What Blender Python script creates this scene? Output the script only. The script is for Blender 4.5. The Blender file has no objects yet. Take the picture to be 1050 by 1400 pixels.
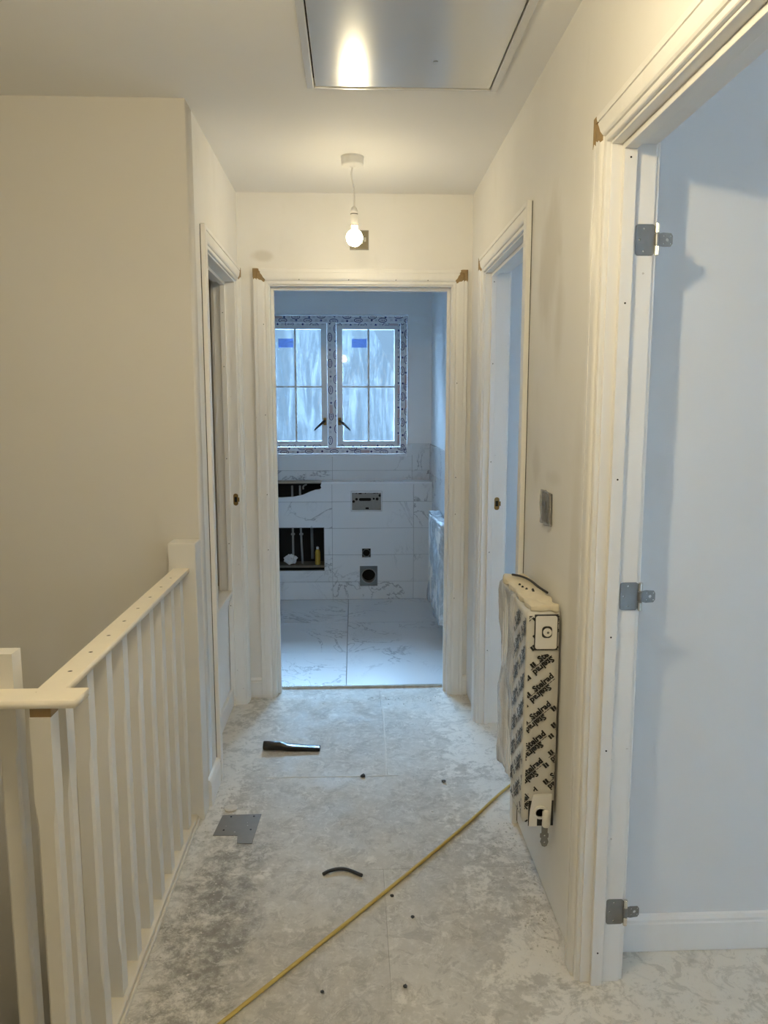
import bpy, bmesh, math, random
from mathutils import Vector, Matrix, noise
random.seed(7)
S = bpy.context.scene
COL = S.collection
R = math.radians

# ------------------------------------------------------------------ camera
cam = bpy.data.objects.new('camera', bpy.data.cameras.new('camera'))
COL.objects.link(cam)
cam.data.sensor_fit = 'VERTICAL'
cam.data.sensor_height = 36.0
cam.data.lens = 1032 / 1400 * 36.0
cam.data.clip_start = 0.02
cam.location = (0, 0, 1.43)
cam.rotation_euler = (R(90 - 7.8), 0, R(-2.28))
S.camera = cam

# ------------------------------------------------------------------ light
SKY_COL = (0.43, 0.69, 1.0)
SKY = 90.0
BULB = 95.0
BULB_NEAR = 650.0
BULB_BEDROOM_FILL = 190.0  # strength of the bulb added to warm the bedroom
BULB_COL = (1.0, 0.83, 0.52)
w = bpy.data.worlds.new('sky'); S.world = w; w.use_nodes = True
bg = w.node_tree.nodes['Background']
bg.inputs[0].default_value = (*SKY_COL, 1); bg.inputs[1].default_value = SKY

def portal(name, loc, rot, sx, sy):
    """light portal in a window opening: guides sampling of the sky, adds no light of its own"""
    l = bpy.data.lights.new(name, 'AREA'); l.shape = 'RECTANGLE'; l.size = sx; l.size_y = sy
    l.cycles.is_portal = True
    o = bpy.data.objects.new(name, l); COL.objects.link(o); o.location = loc; o.rotation_euler = rot
    return o
portal('bathroom_window_portal', (-0.16, 5.90, 1.60), (R(-90), 0, 0), 1.2, 1.1)
portal('bedroom_window_portal', (3.58, -.9, 1.5), (R(90), 0, R(90)), .36, .36)
portal('back_bedroom_window_portal', (2.6, 3.67, 1.5), (R(-90), 0, 0), .9, .9)

S.view_settings.view_transform = 'Standard'
S.view_settings.look = 'None'
S.view_settings.gamma = 1.0
S.view_settings.use_curve_mapping = False
S.view_settings.exposure = 0.0
S.cycles.max_bounces = 14
S.cycles.diffuse_bounces = 8
S.cycles.transparent_max_bounces = 16
S.cycles.use_denoising = True

# ------------------------------------------------------------------ materials
class NT:
    def __init__(s, name):
        s.m = bpy.data.materials.new(name); s.m.use_nodes = True
        s.t = s.m.node_tree; s.p = s.t.nodes['Principled BSDF']; s.out = s.t.nodes['Material Output']
        s._co = None
    def n(s, typ, **kw):
        nd = s.t.nodes.new(typ)
        for k, v in kw.items(): setattr(nd, k, v)
        return nd
    def link(s, a, b): s.t.links.new(a, b)
    def put(s, sock, v):
        if hasattr(v, 'is_output') or isinstance(v, bpy.types.NodeSocket): s.link(v, sock)
        else: sock.default_value = v
    def co(s):
        if s._co is None: s._co = s.n('ShaderNodeTexCoord').outputs['Object']
        return s._co
    def mapping(s, scale=(1, 1, 1), rot=(0, 0, 0), co=None, loc=(0, 0, 0)):
        m = s.n('ShaderNodeMapping'); s.link(co or s.co(), m.inputs[0])
        m.inputs['Scale'].default_value = scale; m.inputs['Rotation'].default_value = rot
        s.put(m.inputs['Location'], loc)
        return m.outputs[0]
    def noise(s, scale, detail=4, rough=.55, dist=0, co=None):
        t = s.n('ShaderNodeTexNoise'); s.link(co or s.co(), t.inputs['Vector'])
        t.inputs['Scale'].default_value = scale; t.inputs['Detail'].default_value = detail
        t.inputs['Roughness'].default_value = rough; t.inputs['Distortion'].default_value = dist
        return t.outputs['Fac']
    def math(s, op, a, b=None, c=None, clamp=False):
        m = s.n('ShaderNodeMath', operation=op); m.use_clamp = clamp
        s.put(m.inputs[0], a)
        if b is not None: s.put(m.inputs[1], b)
        if c is not None: s.put(m.inputs[2], c)
        return m.outputs[0]
    def step(s, v, lo, hi, a=0., b=1.):
        m = s.n('ShaderNodeMapRange', interpolation_type='SMOOTHSTEP'); s.put(m.inputs[0], v)
        m.inputs[1].default_value = lo; m.inputs[2].default_value = hi
        m.inputs[3].default_value = a; m.inputs[4].default_value = b
        return m.outputs[0]
    def mix(s, f, a, b):
        m = s.n('ShaderNodeMix', data_type='RGBA'); s.put(m.inputs[0], f)
        for i, v in ((6, a), (7, b)):
            if isinstance(v, tuple): v = (*v[:3], 1)
            s.put(m.inputs[i], v)
        return m.outputs[2]
    def bump(s, h, strength, dist=.01):
        b = s.n('ShaderNodeBump'); s.put(b.inputs['Height'], h)
        b.inputs['Strength'].default_value = strength; b.inputs['Distance'].default_value = dist
        s.link(b.outputs[0], s.p.inputs['Normal']); return b.outputs[0]
    def set(s, **kw):
        for k, v in kw.items():
            i = s.p.inputs[{'color': 'Base Color', 'rough': 'Roughness', 'metal': 'Metallic', 'spec': 'Specular IOR Level',
                            'alpha': 'Alpha', 'trans': 'Transmission Weight', 'coat': 'Coat Weight', 'emit': 'Emission Color', 'es': 'Emission Strength'}[k]]
            if isinstance(v, tuple): v = (*v[:3], 1)
            s.put(i, v)
        return s.m

def simple(name, col, rough=.5, metal=0., var=.06, scale=18, spec=.5, bump=0):
    t = NT(name); f = t.noise(scale, 4)
    c = t.mix(f, tuple(x * (1 - var) for x in col), tuple(min(1, x * (1 + var)) for x in col))
    t.set(color=c, rough=rough, metal=metal, spec=spec)
    if bump: t.bump(f, bump, .003)
    return t.m

def wall_paint(name='wall_paint', stains=()):
    t = NT(name)
    a = t.noise(1.6, 5, .6); b = t.noise(7, 6, .6, co=t.mapping((1, 1, .45)))
    c = t.mix(t.step(a, .35, .7), (.81, .805, .79), (.77, .76, .735))
    c = t.mix(t.math('MULTIPLY', t.step(b, .60, .74), .12), c, (.60, .58, .54))
    for (x, y, z), (rx, ry, rz), k in stains:
        v = t.mapping((1 / rx, 1 / ry, 1 / rz), loc=(-x / rx, -y / ry, -z / rz))
        ln = t.n('ShaderNodeVectorMath', operation='LENGTH'); t.link(v, ln.inputs[0])
        d = t.math('ADD', ln.outputs['Value'], t.math('MULTIPLY', t.math('SUBTRACT', b, .5), 1.6))
        c = t.mix(t.math('MULTIPLY', t.step(d, .35, 1.1, 1, 0), k), c, (.52, .48, .40))
    t.set(color=c, rough=.62, spec=.25)
    t.bump(t.noise(60, 3), .05, .002)
    return t.m

def trim_paint():
    t = NT('trim_paint')
    a = t.noise(9, 6, .65, co=t.mapping((1, 1, .25)))
    c = t.mix(t.step(a, .45, .75), (.83, .825, .81), (.795, .785, .76))
    sp = t.step(t.noise(45, 2), .76, .79)
    c = t.mix(t.math('MULTIPLY', sp, .5), c, (.35, .31, .26))
    t.set(color=c, rough=.38, spec=.4)
    return t.m

def board_floor():
    t = NT('dusty_chipboard')
    co = t.co(); sep = t.n('ShaderNodeSeparateXYZ'); t.link(co, sep.inputs[0]); X, Y = sep.outputs[0], sep.outputs[1]
    big = t.noise(1.7, 5, .6); mid = t.noise(7, 8, .68, .4); fine = t.noise(34, 8, .72); grit = t.noise(150, 3, .7)
    c = t.mix(t.step(big, .32, .68), (.46, .43, .38), (.62, .59, .53))
    c = t.mix(t.math('MULTIPLY', t.step(fine, .42, .66), .6), c, (.68, .65, .59))
    # pale dried plaster, thicker near the walls
    edge = t.step(t.math('ABSOLUTE', X), .18, .58)
    thr = t.math('ADD', t.math('MULTIPLY', edge, .17), t.math('MULTIPLY', t.step(big, .3, .7), .06))
    pl = t.step(t.math('ADD', t.math('ADD', t.math('MULTIPLY', mid, .65), t.math('MULTIPLY', fine, .35)), thr), .60, .67)
    c = t.mix(t.math('MULTIPLY', pl, .8), c, (.80, .765, .70))
    # dark scuffed strip left of the middle and scattered grey stains
    bx = t.math('ADD', X, t.math('MULTIPLY', t.math('SUBTRACT', mid, .5), .5))
    dk = t.math('MULTIPLY', t.step(t.math('ABSOLUTE', t.math('ADD', bx, .41)), .06, .16, 1, 0), t.step(Y, 2.5, 2.3))
    dk = t.math('MULTIPLY', dk, t.step(t.noise(20, 7, .75), .36, .6))
    c = t.mix(t.math('MULTIPLY', dk, .75), c, (.15, .14, .12))
    st = t.step(t.noise(4.2, 6, .6, 1.5), .60, .70)
    c = t.mix(t.math('MULTIPLY', st, .38), c, (.33, .31, .275))
    ln = t.noise(3, 6, .8, co=t.mapping((1, 9, 1), (0, 0, R(32))))
    c = t.mix(t.math('MULTIPLY', t.step(ln, .66, .70), .45), c, (.20, .17, .14))
    c = t.mix(t.math('MULTIPLY', t.step(grit, .70, .76), .55), c, (.12, .11, .10))
    c = t.mix(t.math('MULTIPLY', t.step(t.noise(95, 4, .7), .66, .72), .7), c, (.72, .70, .66))
    mo = t.noise(14, 9, .8, .8)
    c = t.mix(t.math('MULTIPLY', t.step(mo, .51, .57), .38), c, (.30, .275, .235))
    c = t.mix(t.math('MULTIPLY', t.step(t.noise(23, 9, .8, 1.2), .54, .59), .5), c, (.76, .73, .67))
    oi = t.n('ShaderNodeObjectInfo')
    c = t.mix(t.math('MULTIPLY', oi.outputs['Random'], .16), c, (.30, .295, .28))
    t.set(color=c, rough=t.step(mid, .35, .7, .58, .85), spec=.28)
    t.bump(t.math('ADD', fine, t.math('MULTIPLY', pl, .5)), .22, .004)
    return t.m

def marble(name, gloss, base, vein):
    t = NT(name); oi = t.n('ShaderNodeObjectInfo')
    v = t.n('ShaderNodeCombineXYZ')
    t.link(t.math('MULTIPLY', oi.outputs['Random'], 9), v.inputs[0]); t.link(t.math('MULTIPLY', oi.outputs['Random'], 23), v.inputs[1])
    co = t.mapping((1, 1, 1), (R(20), R(35), R(30)), loc=v.outputs[0])
    n1 = t.noise(2.4, 6, .6, 1.6, co); n2 = t.noise(1.3, 2, .5, 0, co); n3 = t.noise(6, 6, .6, 1, co)
    l1 = t.step(t.math('ABSOLUTE', t.math('SUBTRACT', n1, .5)), .0, .020, 1, 0)
    l1 = t.math('MULTIPLY', l1, t.step(n2, .45, .58))
    l2 = t.math('MULTIPLY', t.step(t.math('ABSOLUTE', t.math('SUBTRACT', n3, .52)), 0, .03, 1, 0), t.step(n2, .54, .70))
    f = t.math('ADD', t.math('MULTIPLY', l1, .8), t.math('MULTIPLY', l2, .3), clamp=True)
    c = t.mix(f, base, vein)
    c = t.mix(t.math('MULTIPLY', t.step(n2, .45, .75), .10), c, vein)
    t.set(color=c, rough=gloss, spec=.5)
    return t.m

def film(name, col, opac, rough=.18, strength=.6, scale=14, stretch=(1, 1, .14)):
    t = NT(name)
    h = t.noise(scale, 6, .7, 1.2, co=t.mapping(stretch, (R(14), 0, 0))); g = t.noise(scale * 4, 4, .6, 2)
    t.set(color=t.mix(t.step(h, .35, .65), tuple(x * .8 for x in col), col), rough=rough, spec=.7)
    t.bump(t.math('ADD', h, t.math('MULTIPLY', g, .35)), strength, .01)
    tr = t.n('ShaderNodeBsdfTransparent'); mx = t.n('ShaderNodeMixShader')
    t.put(mx.inputs[0], t.step(h, .3, .7, opac * .75, min(1, opac * 1.25)))
    t.link(tr.outputs[0], mx.inputs[1]); t.link(t.p.outputs[0], mx.inputs[2]); t.link(mx.outputs[0], t.out.inputs[0])
    return t.m

def window_film():
    t = NT('window_film')
    h = t.noise(9, 6, .7, 1.5, co=t.mapping((1, 1, .10), (0, R(9), 0))); g = t.noise(40, 5, .65, 3)
    v = t.math('ADD', t.math('MULTIPLY', h, .7), t.math('MULTIPLY', g, .3))
    tr = t.n('ShaderNodeBsdfTransparent'); tl = t.n('ShaderNodeBsdfTranslucent'); gl = t.n('ShaderNodeBsdfGlossy')
    tr.inputs[0].default_value = (.92, .97, 1, 1); tl.inputs[0].default_value = (.95, .98, 1, 1); gl.inputs['Roughness'].default_value = .2
    m1 = t.n('ShaderNodeMixShader'); t.put(m1.inputs[0], t.step(v, .45, .62, .0, .028))
    t.link(tr.outputs[0], m1.inputs[1]); t.link(tl.outputs[0], m1.inputs[2])
    m2 = t.n('ShaderNodeMixShader'); m2.inputs[0].default_value = .06
    t.link(m1.outputs[0], m2.inputs[1]); t.link(gl.outputs[0], m2.inputs[2]); t.link(m2.outputs[0], t.out.inputs[0])
    return t.m

def sticker_mat():
    t = NT('pale_blue_sticker'); n = t.noise(90, 3, .6, co=t.mapping((.3, 1, 1.6)))
    t.set(color=t.mix(t.step(n, .45, .6), (.30, .42, .78), (.10, .16, .45)), rough=.5)
    tr = t.n('ShaderNodeBsdfTransparent'); tr.inputs[0].default_value = (.62, .72, .95, 1); mx = t.n('ShaderNodeMixShader'); mx.inputs[0].default_value = .25
    t.link(tr.outputs[0], mx.inputs[1]); t.link(t.p.outputs[0], mx.inputs[2]); t.link(mx.outputs[0], t.out.inputs[0])
    return t.m

def window_glass():
    t = NT('window_glass')
    tr = t.n('ShaderNodeBsdfTransparent'); gl = t.n('ShaderNodeBsdfGlossy'); gl.inputs['Roughness'].default_value = .02
    fr = t.n('ShaderNodeFresnel'); fr.inputs[0].default_value = 1.45
    m = t.n('ShaderNodeMixShader'); t.link(fr.outputs[0], m.inputs[0]); t.link(tr.outputs[0], m.inputs[1]); t.link(gl.outputs[0], m.inputs[2])
    tr.inputs[0].default_value = (.93, .97, .99, 1)
    t.link(m.outputs[0], t.out.inputs[0]); return t.m

def lamp_mat(name, power):
    t = NT(name); t.set(color=(1, 1, 1), emit=BULB_COL, es=power); return t.m

M = dict(
    wall=wall_paint(), endwall=wall_paint('end_wall_paint', [((-.414, 3.645, 2.13), (.06, 1, .028), .45)]),
    rightwall=wall_paint('right_wall_paint', [((.56, 2.20, 1.86), (1, .16, .20), .38), ((.56, 2.09, 1.70), (1, .06, .22), .30), ((.56, 2.30, 1.26), (1, .07, .07), .25), ((.56, 2.10, 1.235), (1, .10, .03), .2), ((.56, 1.87, 1.0), (1, .05, .5), .22)]),
    bathwall=simple('bathroom_wall_paint', (.86, .865, .87), .6, var=.01, scale=3), stairwall=simple('dimmed_stairwell_paint', (.66, .64, .60), .65, var=.025, scale=2.5, spec=.25), trim=trim_paint(), floor=board_floor(),  # stairwell wall's dimmer light is put into its darker colour
    ceiling=simple('ceiling_paint', (.81, .805, .79), .7, var=.02, scale=2),
    tile=marble('marble_wall_tile', .22, (.74, .75, .76), (.30, .31, .33)),
    ftile=marble('marble_floor_tile', .30, (.64, .65, .66), (.24, .25, .27)),
    grout=simple('grout', (.34, .35, .36), .9),
    joint=simple('floor_joint', (.46, .43, .38), .9),
    bare=simple('bare_mdf', (.30, .205, .10), .85, var=.25, scale=40),
    pine=simple('primed_pine', (.84, .78, .66), .5, var=.06, scale=14),
    base_pine=simple('dusty_primed_pine', (.70, .65, .55), .6, var=.16, scale=10),
    baluster=simple('primed_baluster', (.71, .695, .66), .42, var=.05, scale=7),
    steel=simple('zinc_steel', (.24, .24, .235), .42, .75, var=.12, scale=60),
    chrome=simple('bright_steel', (.72, .71, .66), .18, 1, var=.05),
    dark=simple('dark_void', (.012, .012, .012), .9),
    brass=simple('old_brass', (.30, .19, .07), .4, .7, var=.3, scale=80),
    boxmetal=simple('dull_box_metal', (.20, .175, .12), .5, .3, var=.2, scale=50),
    black=simple('black_plastic', (.010, .010, .012), .22, var=.2, spec=.6),
    rubber=simple('black_rubber', (.03, .03, .032), .55, var=.3, scale=40),
    white=simple('white_plastic', (.80, .79, .76), .35, var=.03),
    upvc=simple('white_upvc', (.78, .80, .82), .25, var=.02),
    tape=simple('protective_tape', (.80, .82, .86), .35, var=.06),
    navy=simple('navy_print', (.010, .022, .16), .4),
    greyprint=simple('pale_grey_print', (.34, .38, .47), .4),
    pinkprint=simple('pale_pink_print', (.60, .48, .50), .4),
    hose=simple('yellow_hose', (.50, .36, .085), .5, var=.15, scale=60),
    hatch=simple('satin_hatch_panel', (.74, .735, .73), .20, .6, var=.01, scale=2),
    hatchframe=simple('hatch_frame_paint', (.68, .68, .68), .28, .35, var=.02),
    radwhite=simple('white_enamel', (.78, .78, .76), .25, var=.02),
    sleeve=simple('grey_polythene_sleeve', (.66, .65, .61), .40, var=.10, scale=10, bump=.3),
    ink=simple('black_ink', (.018, .018, .018), .5),
    foam=simple('cream_packing_foam', (.74, .68, .54), .55, var=.16, scale=30, bump=.5),
    wrap=film('radiator_film', (.82, .81, .79), .70, .16, .8, 12),
    bathwrap=film('bathroom_radiator_film', (.70, .76, .82), .75, .14, .9, 16, (1, 1, .3)),
    switchfilm=film('switch_film', (.50, .49, .48), .45, .10, .9, 40, (1, 1, .4)),
    winfilm=window_film(), glass=window_glass(), lamp=lamp_mat('lit_bulb', BULB), lamp_near=lamp_mat('hall_lit_bulb', BULB_NEAR), lamp_bedroom_fill=lamp_mat('bedroom_fill_bulb', BULB_BEDROOM_FILL),
    sticker=sticker_mat(),
    yellow=simple('yellow_bottle_plastic', (.42, .27, .03), .4),
    rag=simple('white_rag', (.62, .62, .60), .9, var=.1, scale=50),
    pipe=simple('white_pipe', (.30, .30, .29), .4),
    greypl=simple('grey_plastic', (.16, .18, .19), .4),
    concrete=simple('grey_filler', (.19, .172, .148), .55, var=.14, scale=30),
    ply=simple('rough_plywood', (.42, .36, .28), .8, var=.2, scale=20),
    darkply=simple('shaded_cavity_board', (.16, .14, .11), .85, var=.3, scale=25),  # shade inside the ledge cavity is put into this board colour
    carpetless=simple('lower_hall_floor', (.30, .24, .17), .8, var=.1),
    roomwall=simple('bedroom_paint', (.74, .755, .77), .6, var=.02, scale=3),
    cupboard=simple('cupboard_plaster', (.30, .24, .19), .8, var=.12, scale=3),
    render=simple('dimming_facade', (.014, .014, .014), .9, var=.05, spec=0), slate=simple('grey_slate', (.20, .21, .23), .7),  # near-black facade colour sets how bright the bathroom panes look
    rubble=simple('plaster_crumb', (.62, .59, .53), .9, var=.2, scale=90),
)

# ------------------------------------------------------------------ mesh helpers
def box(bm, x0, x1, y0, y1, z0, z1, bev=0.0):
    vs = [bm.verts.new(p) for p in ((x0, y0, z0), (x1, y0, z0), (x1, y1, z0), (x0, y1, z0), (x0, y0, z1), (x1, y0, z1), (x1, y1, z1), (x0, y1, z1))]
    fs = [bm.faces.new([vs[i] for i in q]) for q in ((3, 2, 1, 0), (4, 5, 6, 7), (0, 1, 5, 4), (1, 2, 6, 5), (2, 3, 7, 6), (3, 0, 4, 7))]
    if bev:
        es = list({e for f in fs for e in f.edges})
        bmesh.ops.bevel(bm, geom=es, offset=bev, segments=2, affect='EDGES', profile=.5)

def obj(name, bm, mat, parent=None, smooth=False):
    bmesh.ops.recalc_face_normals(bm, faces=bm.faces[:])
    me = bpy.data.meshes.new(name); bm.to_mesh(me); bm.free()
    if smooth:
        for p in me.polygons: p.use_smooth = True
    me.materials.append(M[mat] if isinstance(mat, str) else mat)
    o = bpy.data.objects.new(name, me); COL.objects.link(o)
    if parent: o.parent = parent
    return o

def boxo(name, dims, mat, parent=None, bev=0.0):
    bm = bmesh.new(); box(bm, *dims, bev=bev); return obj(name, bm, mat, parent)

def tag(o, label, cat=None, group=None, kind=None):
    o['label'] = label
    if cat: o['category'] = cat
    if group: o['group'] = group
    if kind: o['kind'] = kind
    return o

def empty(name, loc=(0, 0, 0)):
    o = bpy.data.objects.new(name, None); COL.objects.link(o); o.location = loc; o.empty_display_size = .05
    return o

def lathe(bm, prof, c=(0, 0, 0), seg=32, axis='Z', cap=True):
    rings = []
    for r, h in prof:
        ring = []
        for i in range(seg):
            a = 2 * math.pi * i / seg; u, v = r * math.cos(a), r * math.sin(a)
            p = {'Z': (u, v, h), 'Y': (u, h, v), 'X': (h, u, v)}[axis]
            ring.append(bm.verts.new((c[0] + p[0], c[1] + p[1], c[2] + p[2])))
        rings.append(ring)
    for a, b in zip(rings, rings[1:]):
        for i in range(seg): bm.faces.new((a[i], a[(i + 1) % seg], b[(i + 1) % seg], b[i]))
    if cap: bm.faces.new(rings[0][::-1]); bm.faces.new(rings[-1])

def tube(bm, pts, r, seg=10):
    P = [Vector(p) for p in pts]; rings = []
    ref = Vector((0, 0, 1))
    for i, p in enumerate(P):
        d = (P[min(i + 1, len(P) - 1)] - P[max(i - 1, 0)]).normalized()
        rf = ref if abs(d.dot(ref)) < .95 else Vector((1, 0, 0))
        u = d.cross(rf).normalized(); v = u.cross(d)
        rr = r[i] if isinstance(r, (list, tuple)) else r
        rings.append([bm.verts.new(p + (u * math.cos(2 * math.pi * k / seg) + v * math.sin(2 * math.pi * k / seg)) * rr) for k in range(seg)])
    for a, b in zip(rings, rings[1:]):
        for k in range(seg): bm.faces.new((a[k], a[(k + 1) % seg], b[(k + 1) % seg], b[k]))
    bm.faces.new(rings[0][::-1]); bm.faces.new(rings[-1])

def spline(pts, n=12):
    P = [Vector(p) for p in pts]; P = [2 * P[0] - P[1]] + P + [2 * P[-1] - P[-2]]; out = []
    for i in range(1, len(P) - 2):
        for k in range(n):
            t = k / n; a, b, c, d = P[i - 1:i + 3]
            out.append(.5 * ((2 * b) + (c - a) * t + (2 * a - 5 * b + 4 * c - d) * t * t + (3 * b - a - 3 * c + d) * t ** 3))
    out.append(P[-2]); return out

def circle(cx, cy, r, n=16): return [(cx + r * math.cos(2 * math.pi * i / n), cy + r * math.sin(2 * math.pi * i / n)) for i in range(n)]
def rect(x0, x1, y0, y1): return [(x0, y0), (x1, y0), (x1, y1), (x0, y1)]
def rrect(x0, x1, y0, y1, r, n=5):
    o = []
    for cx, cy, a0 in ((x1 - r, y1 - r, 0), (x0 + r, y1 - r, 90), (x0 + r, y0 + r, 180), (x1 - r, y0 + r, 270)):
        for i in range(n + 1):
            a = R(a0 + 90 * i / n); o.append((cx + r * math.cos(a), cy + r * math.sin(a)))
    return o

XZ = lambda y: Matrix(((1, 0, 0, 0), (0, 0, 1, y), (0, 1, 0, 0), (0, 0, 0, 1)))     # (u,v,w) -> (u, y+w, v)
YZ = lambda x: Matrix(((0, 0, 1, x), (1, 0, 0, 0), (0, 1, 0, 0), (0, 0, 0, 1)))     # (u,v,w) -> (x+w, u, v)
XY = lambda z: Matrix.Translation((0, 0, z))

def plate_bm(outline, holes, t, mat4=None):
    """a flat plate with real holes; thickness from w=0 to w=t"""
    cu = bpy.data.curves.new('tmp', 'CURVE'); cu.dimensions = '2D'; cu.fill_mode = 'BOTH'; cu.extrude = abs(t) / 2
    for pts in [outline] + list(holes):
        sp = cu.splines.new('POLY'); sp.points.add(len(pts) - 1); sp.use_cyclic_u = True
        for q, (x, y) in zip(sp.points, pts): q.co = (x, y, 0, 1)
    o = bpy.data.objects.new('tmp', cu); COL.objects.link(o)
    dg = bpy.context.evaluated_depsgraph_get(); me = bpy.data.meshes.new_from_object(o.evaluated_get(dg))
    bm = bmesh.new(); bm.from_mesh(me)
    bpy.data.objects.remove(o); bpy.data.curves.remove(cu); bpy.data.meshes.remove(me)
    bmesh.ops.remove_doubles(bm, verts=bm.verts[:], dist=1e-5)
    bmesh.ops.translate(bm, verts=bm.verts[:], vec=(0, 0, t / 2))
    if mat4: bmesh.ops.transform(bm, matrix=mat4, verts=bm.verts[:])
    return bm

def plate(name, outline, holes, t, mat4, mat, parent=None):
    return obj(name, plate_bm(outline, holes, t, mat4), mat, parent)

def copy_tree(o, parent=None):
    c = o.copy(); COL.objects.link(c); c.parent = parent
    for ch in list(o.children): copy_tree(ch, c)
    return c

# ------------------------------------------------------------------ room shell
XL, XR, YE, CZ = -.535, .56, 3.645, 2.412
T = .10
YS = 2.59          # stairwell wall face
LIN_TOP = 1.997
def structure(o, label, cat): return tag(o, label, cat, kind='structure')

# floors: slab with chipboard sheets laid on it
slab = boxo('floor', (-.60, .66, -1.5, 3.76, -.22, -.019), 'joint')
structure(slab, 'dusty plaster-splattered chipboard hall floor running to the bathroom door', 'floor')
G = .0003
panels = [(-.60, .125, 2.797, 3.752), (.125, .66, 2.797, 3.752), (-.60, .66, 2.19, 2.797), (-.60, .085, .0, 2.19), (.085, .66, .0, 2.19), (-.60, .66, -1.5, .0)]
for a, b, c, d in panels:
    boxo('floor_panel', (a + G, b - G, c + G, d - G, -.019, random.uniform(-.0006, 0)), 'floor', slab)
def smear(pts, wd):
    bm = bmesh.new(); rows = []
    P = spline(pts, 10)
    for i, p in enumerate(P):
        d = (P[min(i + 1, len(P) - 1)] - P[max(i - 1, 0)]).normalized(); n = Vector((-d.y, d.x, 0)); k = wd * (.5 + .9 * abs(noise.noise(p * 23)))
        rows.append([bm.verts.new(p + n * k), bm.verts.new(p + Vector((0, 0, .0009))), bm.verts.new(p - n * k * (.6 + .8 * abs(noise.noise(p * 31))))])
    for r0, r1 in zip(rows, rows[1:]):
        for k in range(2): bm.faces.new((r0[k], r0[k + 1], r1[k + 1], r1[k]))
    tag(obj('joint_filler', bm, 'rubble', slab), 'pale plaster smeared along a board joint')
smear([(.134, 3.50, .0004), (.128, 3.2, .0004), (.125, 3.0, .0004), (.118, 2.80, .0004)], .007)
smear([(-.36, 2.800, .0004), (-.1, 2.797, .0004), (.10, 2.796, .0004), (.17, 2.80, .0004)], .006)
# bare filler patch left where a fitting was taken up, with its screw heads
pt = plate('bare_patch', [(-.483, 2.40), (-.40, 2.396), (-.395, 2.35), (-.345, 2.345), (-.335, 2.53), (-.472, 2.528)], [], .0015, XY(0), 'concrete', slab)
tag(pt, 'smooth dark grey bare patch in the plaster dust')
bm = bmesh.new()
for x, y in ((-.452, 2.43), (-.36, 2.43), (-.44, 2.515), (-.36, 2.515)): lathe(bm, [(.0035, 0), (.0035, .0022)], (x, y, 0), 10)
obj('screw', bm, 'dark', pt)
land = boxo('floor', (-2.6, -.60, -1.5, 1.42, -.22, 0), 'floor')
structure(land, 'landing floor left of the camera before the stairwell', 'floor')
bed = boxo('floor', (.66, 3.6, -1.8, 1.815, -.2, -.001), 'floor')
structure(bed, 'plaster-stained floor of the bedroom through the near right doorway', 'floor')
structure(boxo('floor', (.66, 3.6, 1.915, 3.65, -.2, -.001), 'floor'), 'floor of the room behind the far right doorway', 'floor')
structure(boxo('floor', (-1.5, -.60, 2.69, 3.645, -.2, -.002), 'floor'), 'floor of the cupboard behind the left doorway', 'floor')
structure(boxo('floor', (-2.6, -.5, 1.3, 2.7, -2.7, -2.6), 'carpetless'), 'brown floor at the bottom of the stairwell', 'floor')
structure(boxo('trim_1', (-.615, -.60, 1.42, 2.59, -.26, 0), 'trim'), 'white apron board facing the stairwell below the balustrade', 'trim')
structure(boxo('trim_2', (-2.6, -.60, 1.42, 1.435, -.26, 0), 'trim'), 'white apron board across the landing edge of the stairwell', 'trim')

# ceiling with loft hatch opening
HX0, HX1, HY0, HY1 = -.112, .424, 1.62, 2.470
structure(plate('ceiling', rect(-2.7, 3.7, -1.9, 6.0), [rect(HX0 - .008, HX1 + .008, HY0 - .008, HY1 + .008)], .1, XY(CZ), 'ceiling'),
          'smooth white painted ceiling around the loft hatch', 'ceiling')

# walls
def wall(name, outline, holes, t, m4, mat, label): return structure(plate(name, outline, holes, t, m4, mat), label, 'wall')
def opening(a, b): return [(a, -.3), (b, -.3), (b, LIN_TOP + .03), (a, LIN_TOP + .03)]
def wall_outline(u0, u1, ops, z0=-.02, z1=CZ + .02):
    """outline of a wall whose door openings run down to the floor"""
    pts = [(u0, z0)]
    for a, b in ops: pts += [(a, z0), (a, LIN_TOP + .028), (b, LIN_TOP + .028), (b, z0)]
    return pts + [(u1, z0), (u1, z1), (u0, z1)]
D1 = (2.851, 3.543); D2 = (-.388, .462); D3 = (2.511, 3.279); D4 = (.850, 1.700)
r_ = lambda d: (d[0] - .028, d[1] + .028)
wall('wall_left', wall_outline(YS + T, YE, [r_(D1)]), [], -T, YZ(XL), 'wall', 'short white left hall wall with the cupboard doorway')
wall('wall_end', wall_outline(XL - T, XR + T, [r_(D2)]), [], T, XZ(YE), 'endwall', 'white end wall over and beside the bathroom doorway')
wr_ = wall('wall_right', wall_outline(-1.5, YE, [r_(D4), r_(D3)], z0=.011), [], T, YZ(XR), 'rightwall', 'long smudged white right hall wall with two doorways')
for a, b in ((-1.4, D4[0] - .03), (D4[1] + .03, D3[0] - .03), (D3[1] + .03, 3.64)): boxo('floor_gap', (XR + .014, XR + .095, a, b, -.001, .0105), 'dark', wr_)
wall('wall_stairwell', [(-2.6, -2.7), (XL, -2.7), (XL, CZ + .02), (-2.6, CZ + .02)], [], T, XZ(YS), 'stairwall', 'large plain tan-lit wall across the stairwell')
wall('wall_outer', [(-1.5, -2.7), (2.7, -2.7), (2.7, CZ + .02), (-1.5, CZ + .02)], [], -T, YZ(-2.6), 'wall', 'outer wall on the far side of the stairwell')
wall('wall_back', rect(-2.7, .66, -.1, CZ + .02), [], -T, XZ(-1.4), 'wall', 'plain wall behind the camera')
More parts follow.
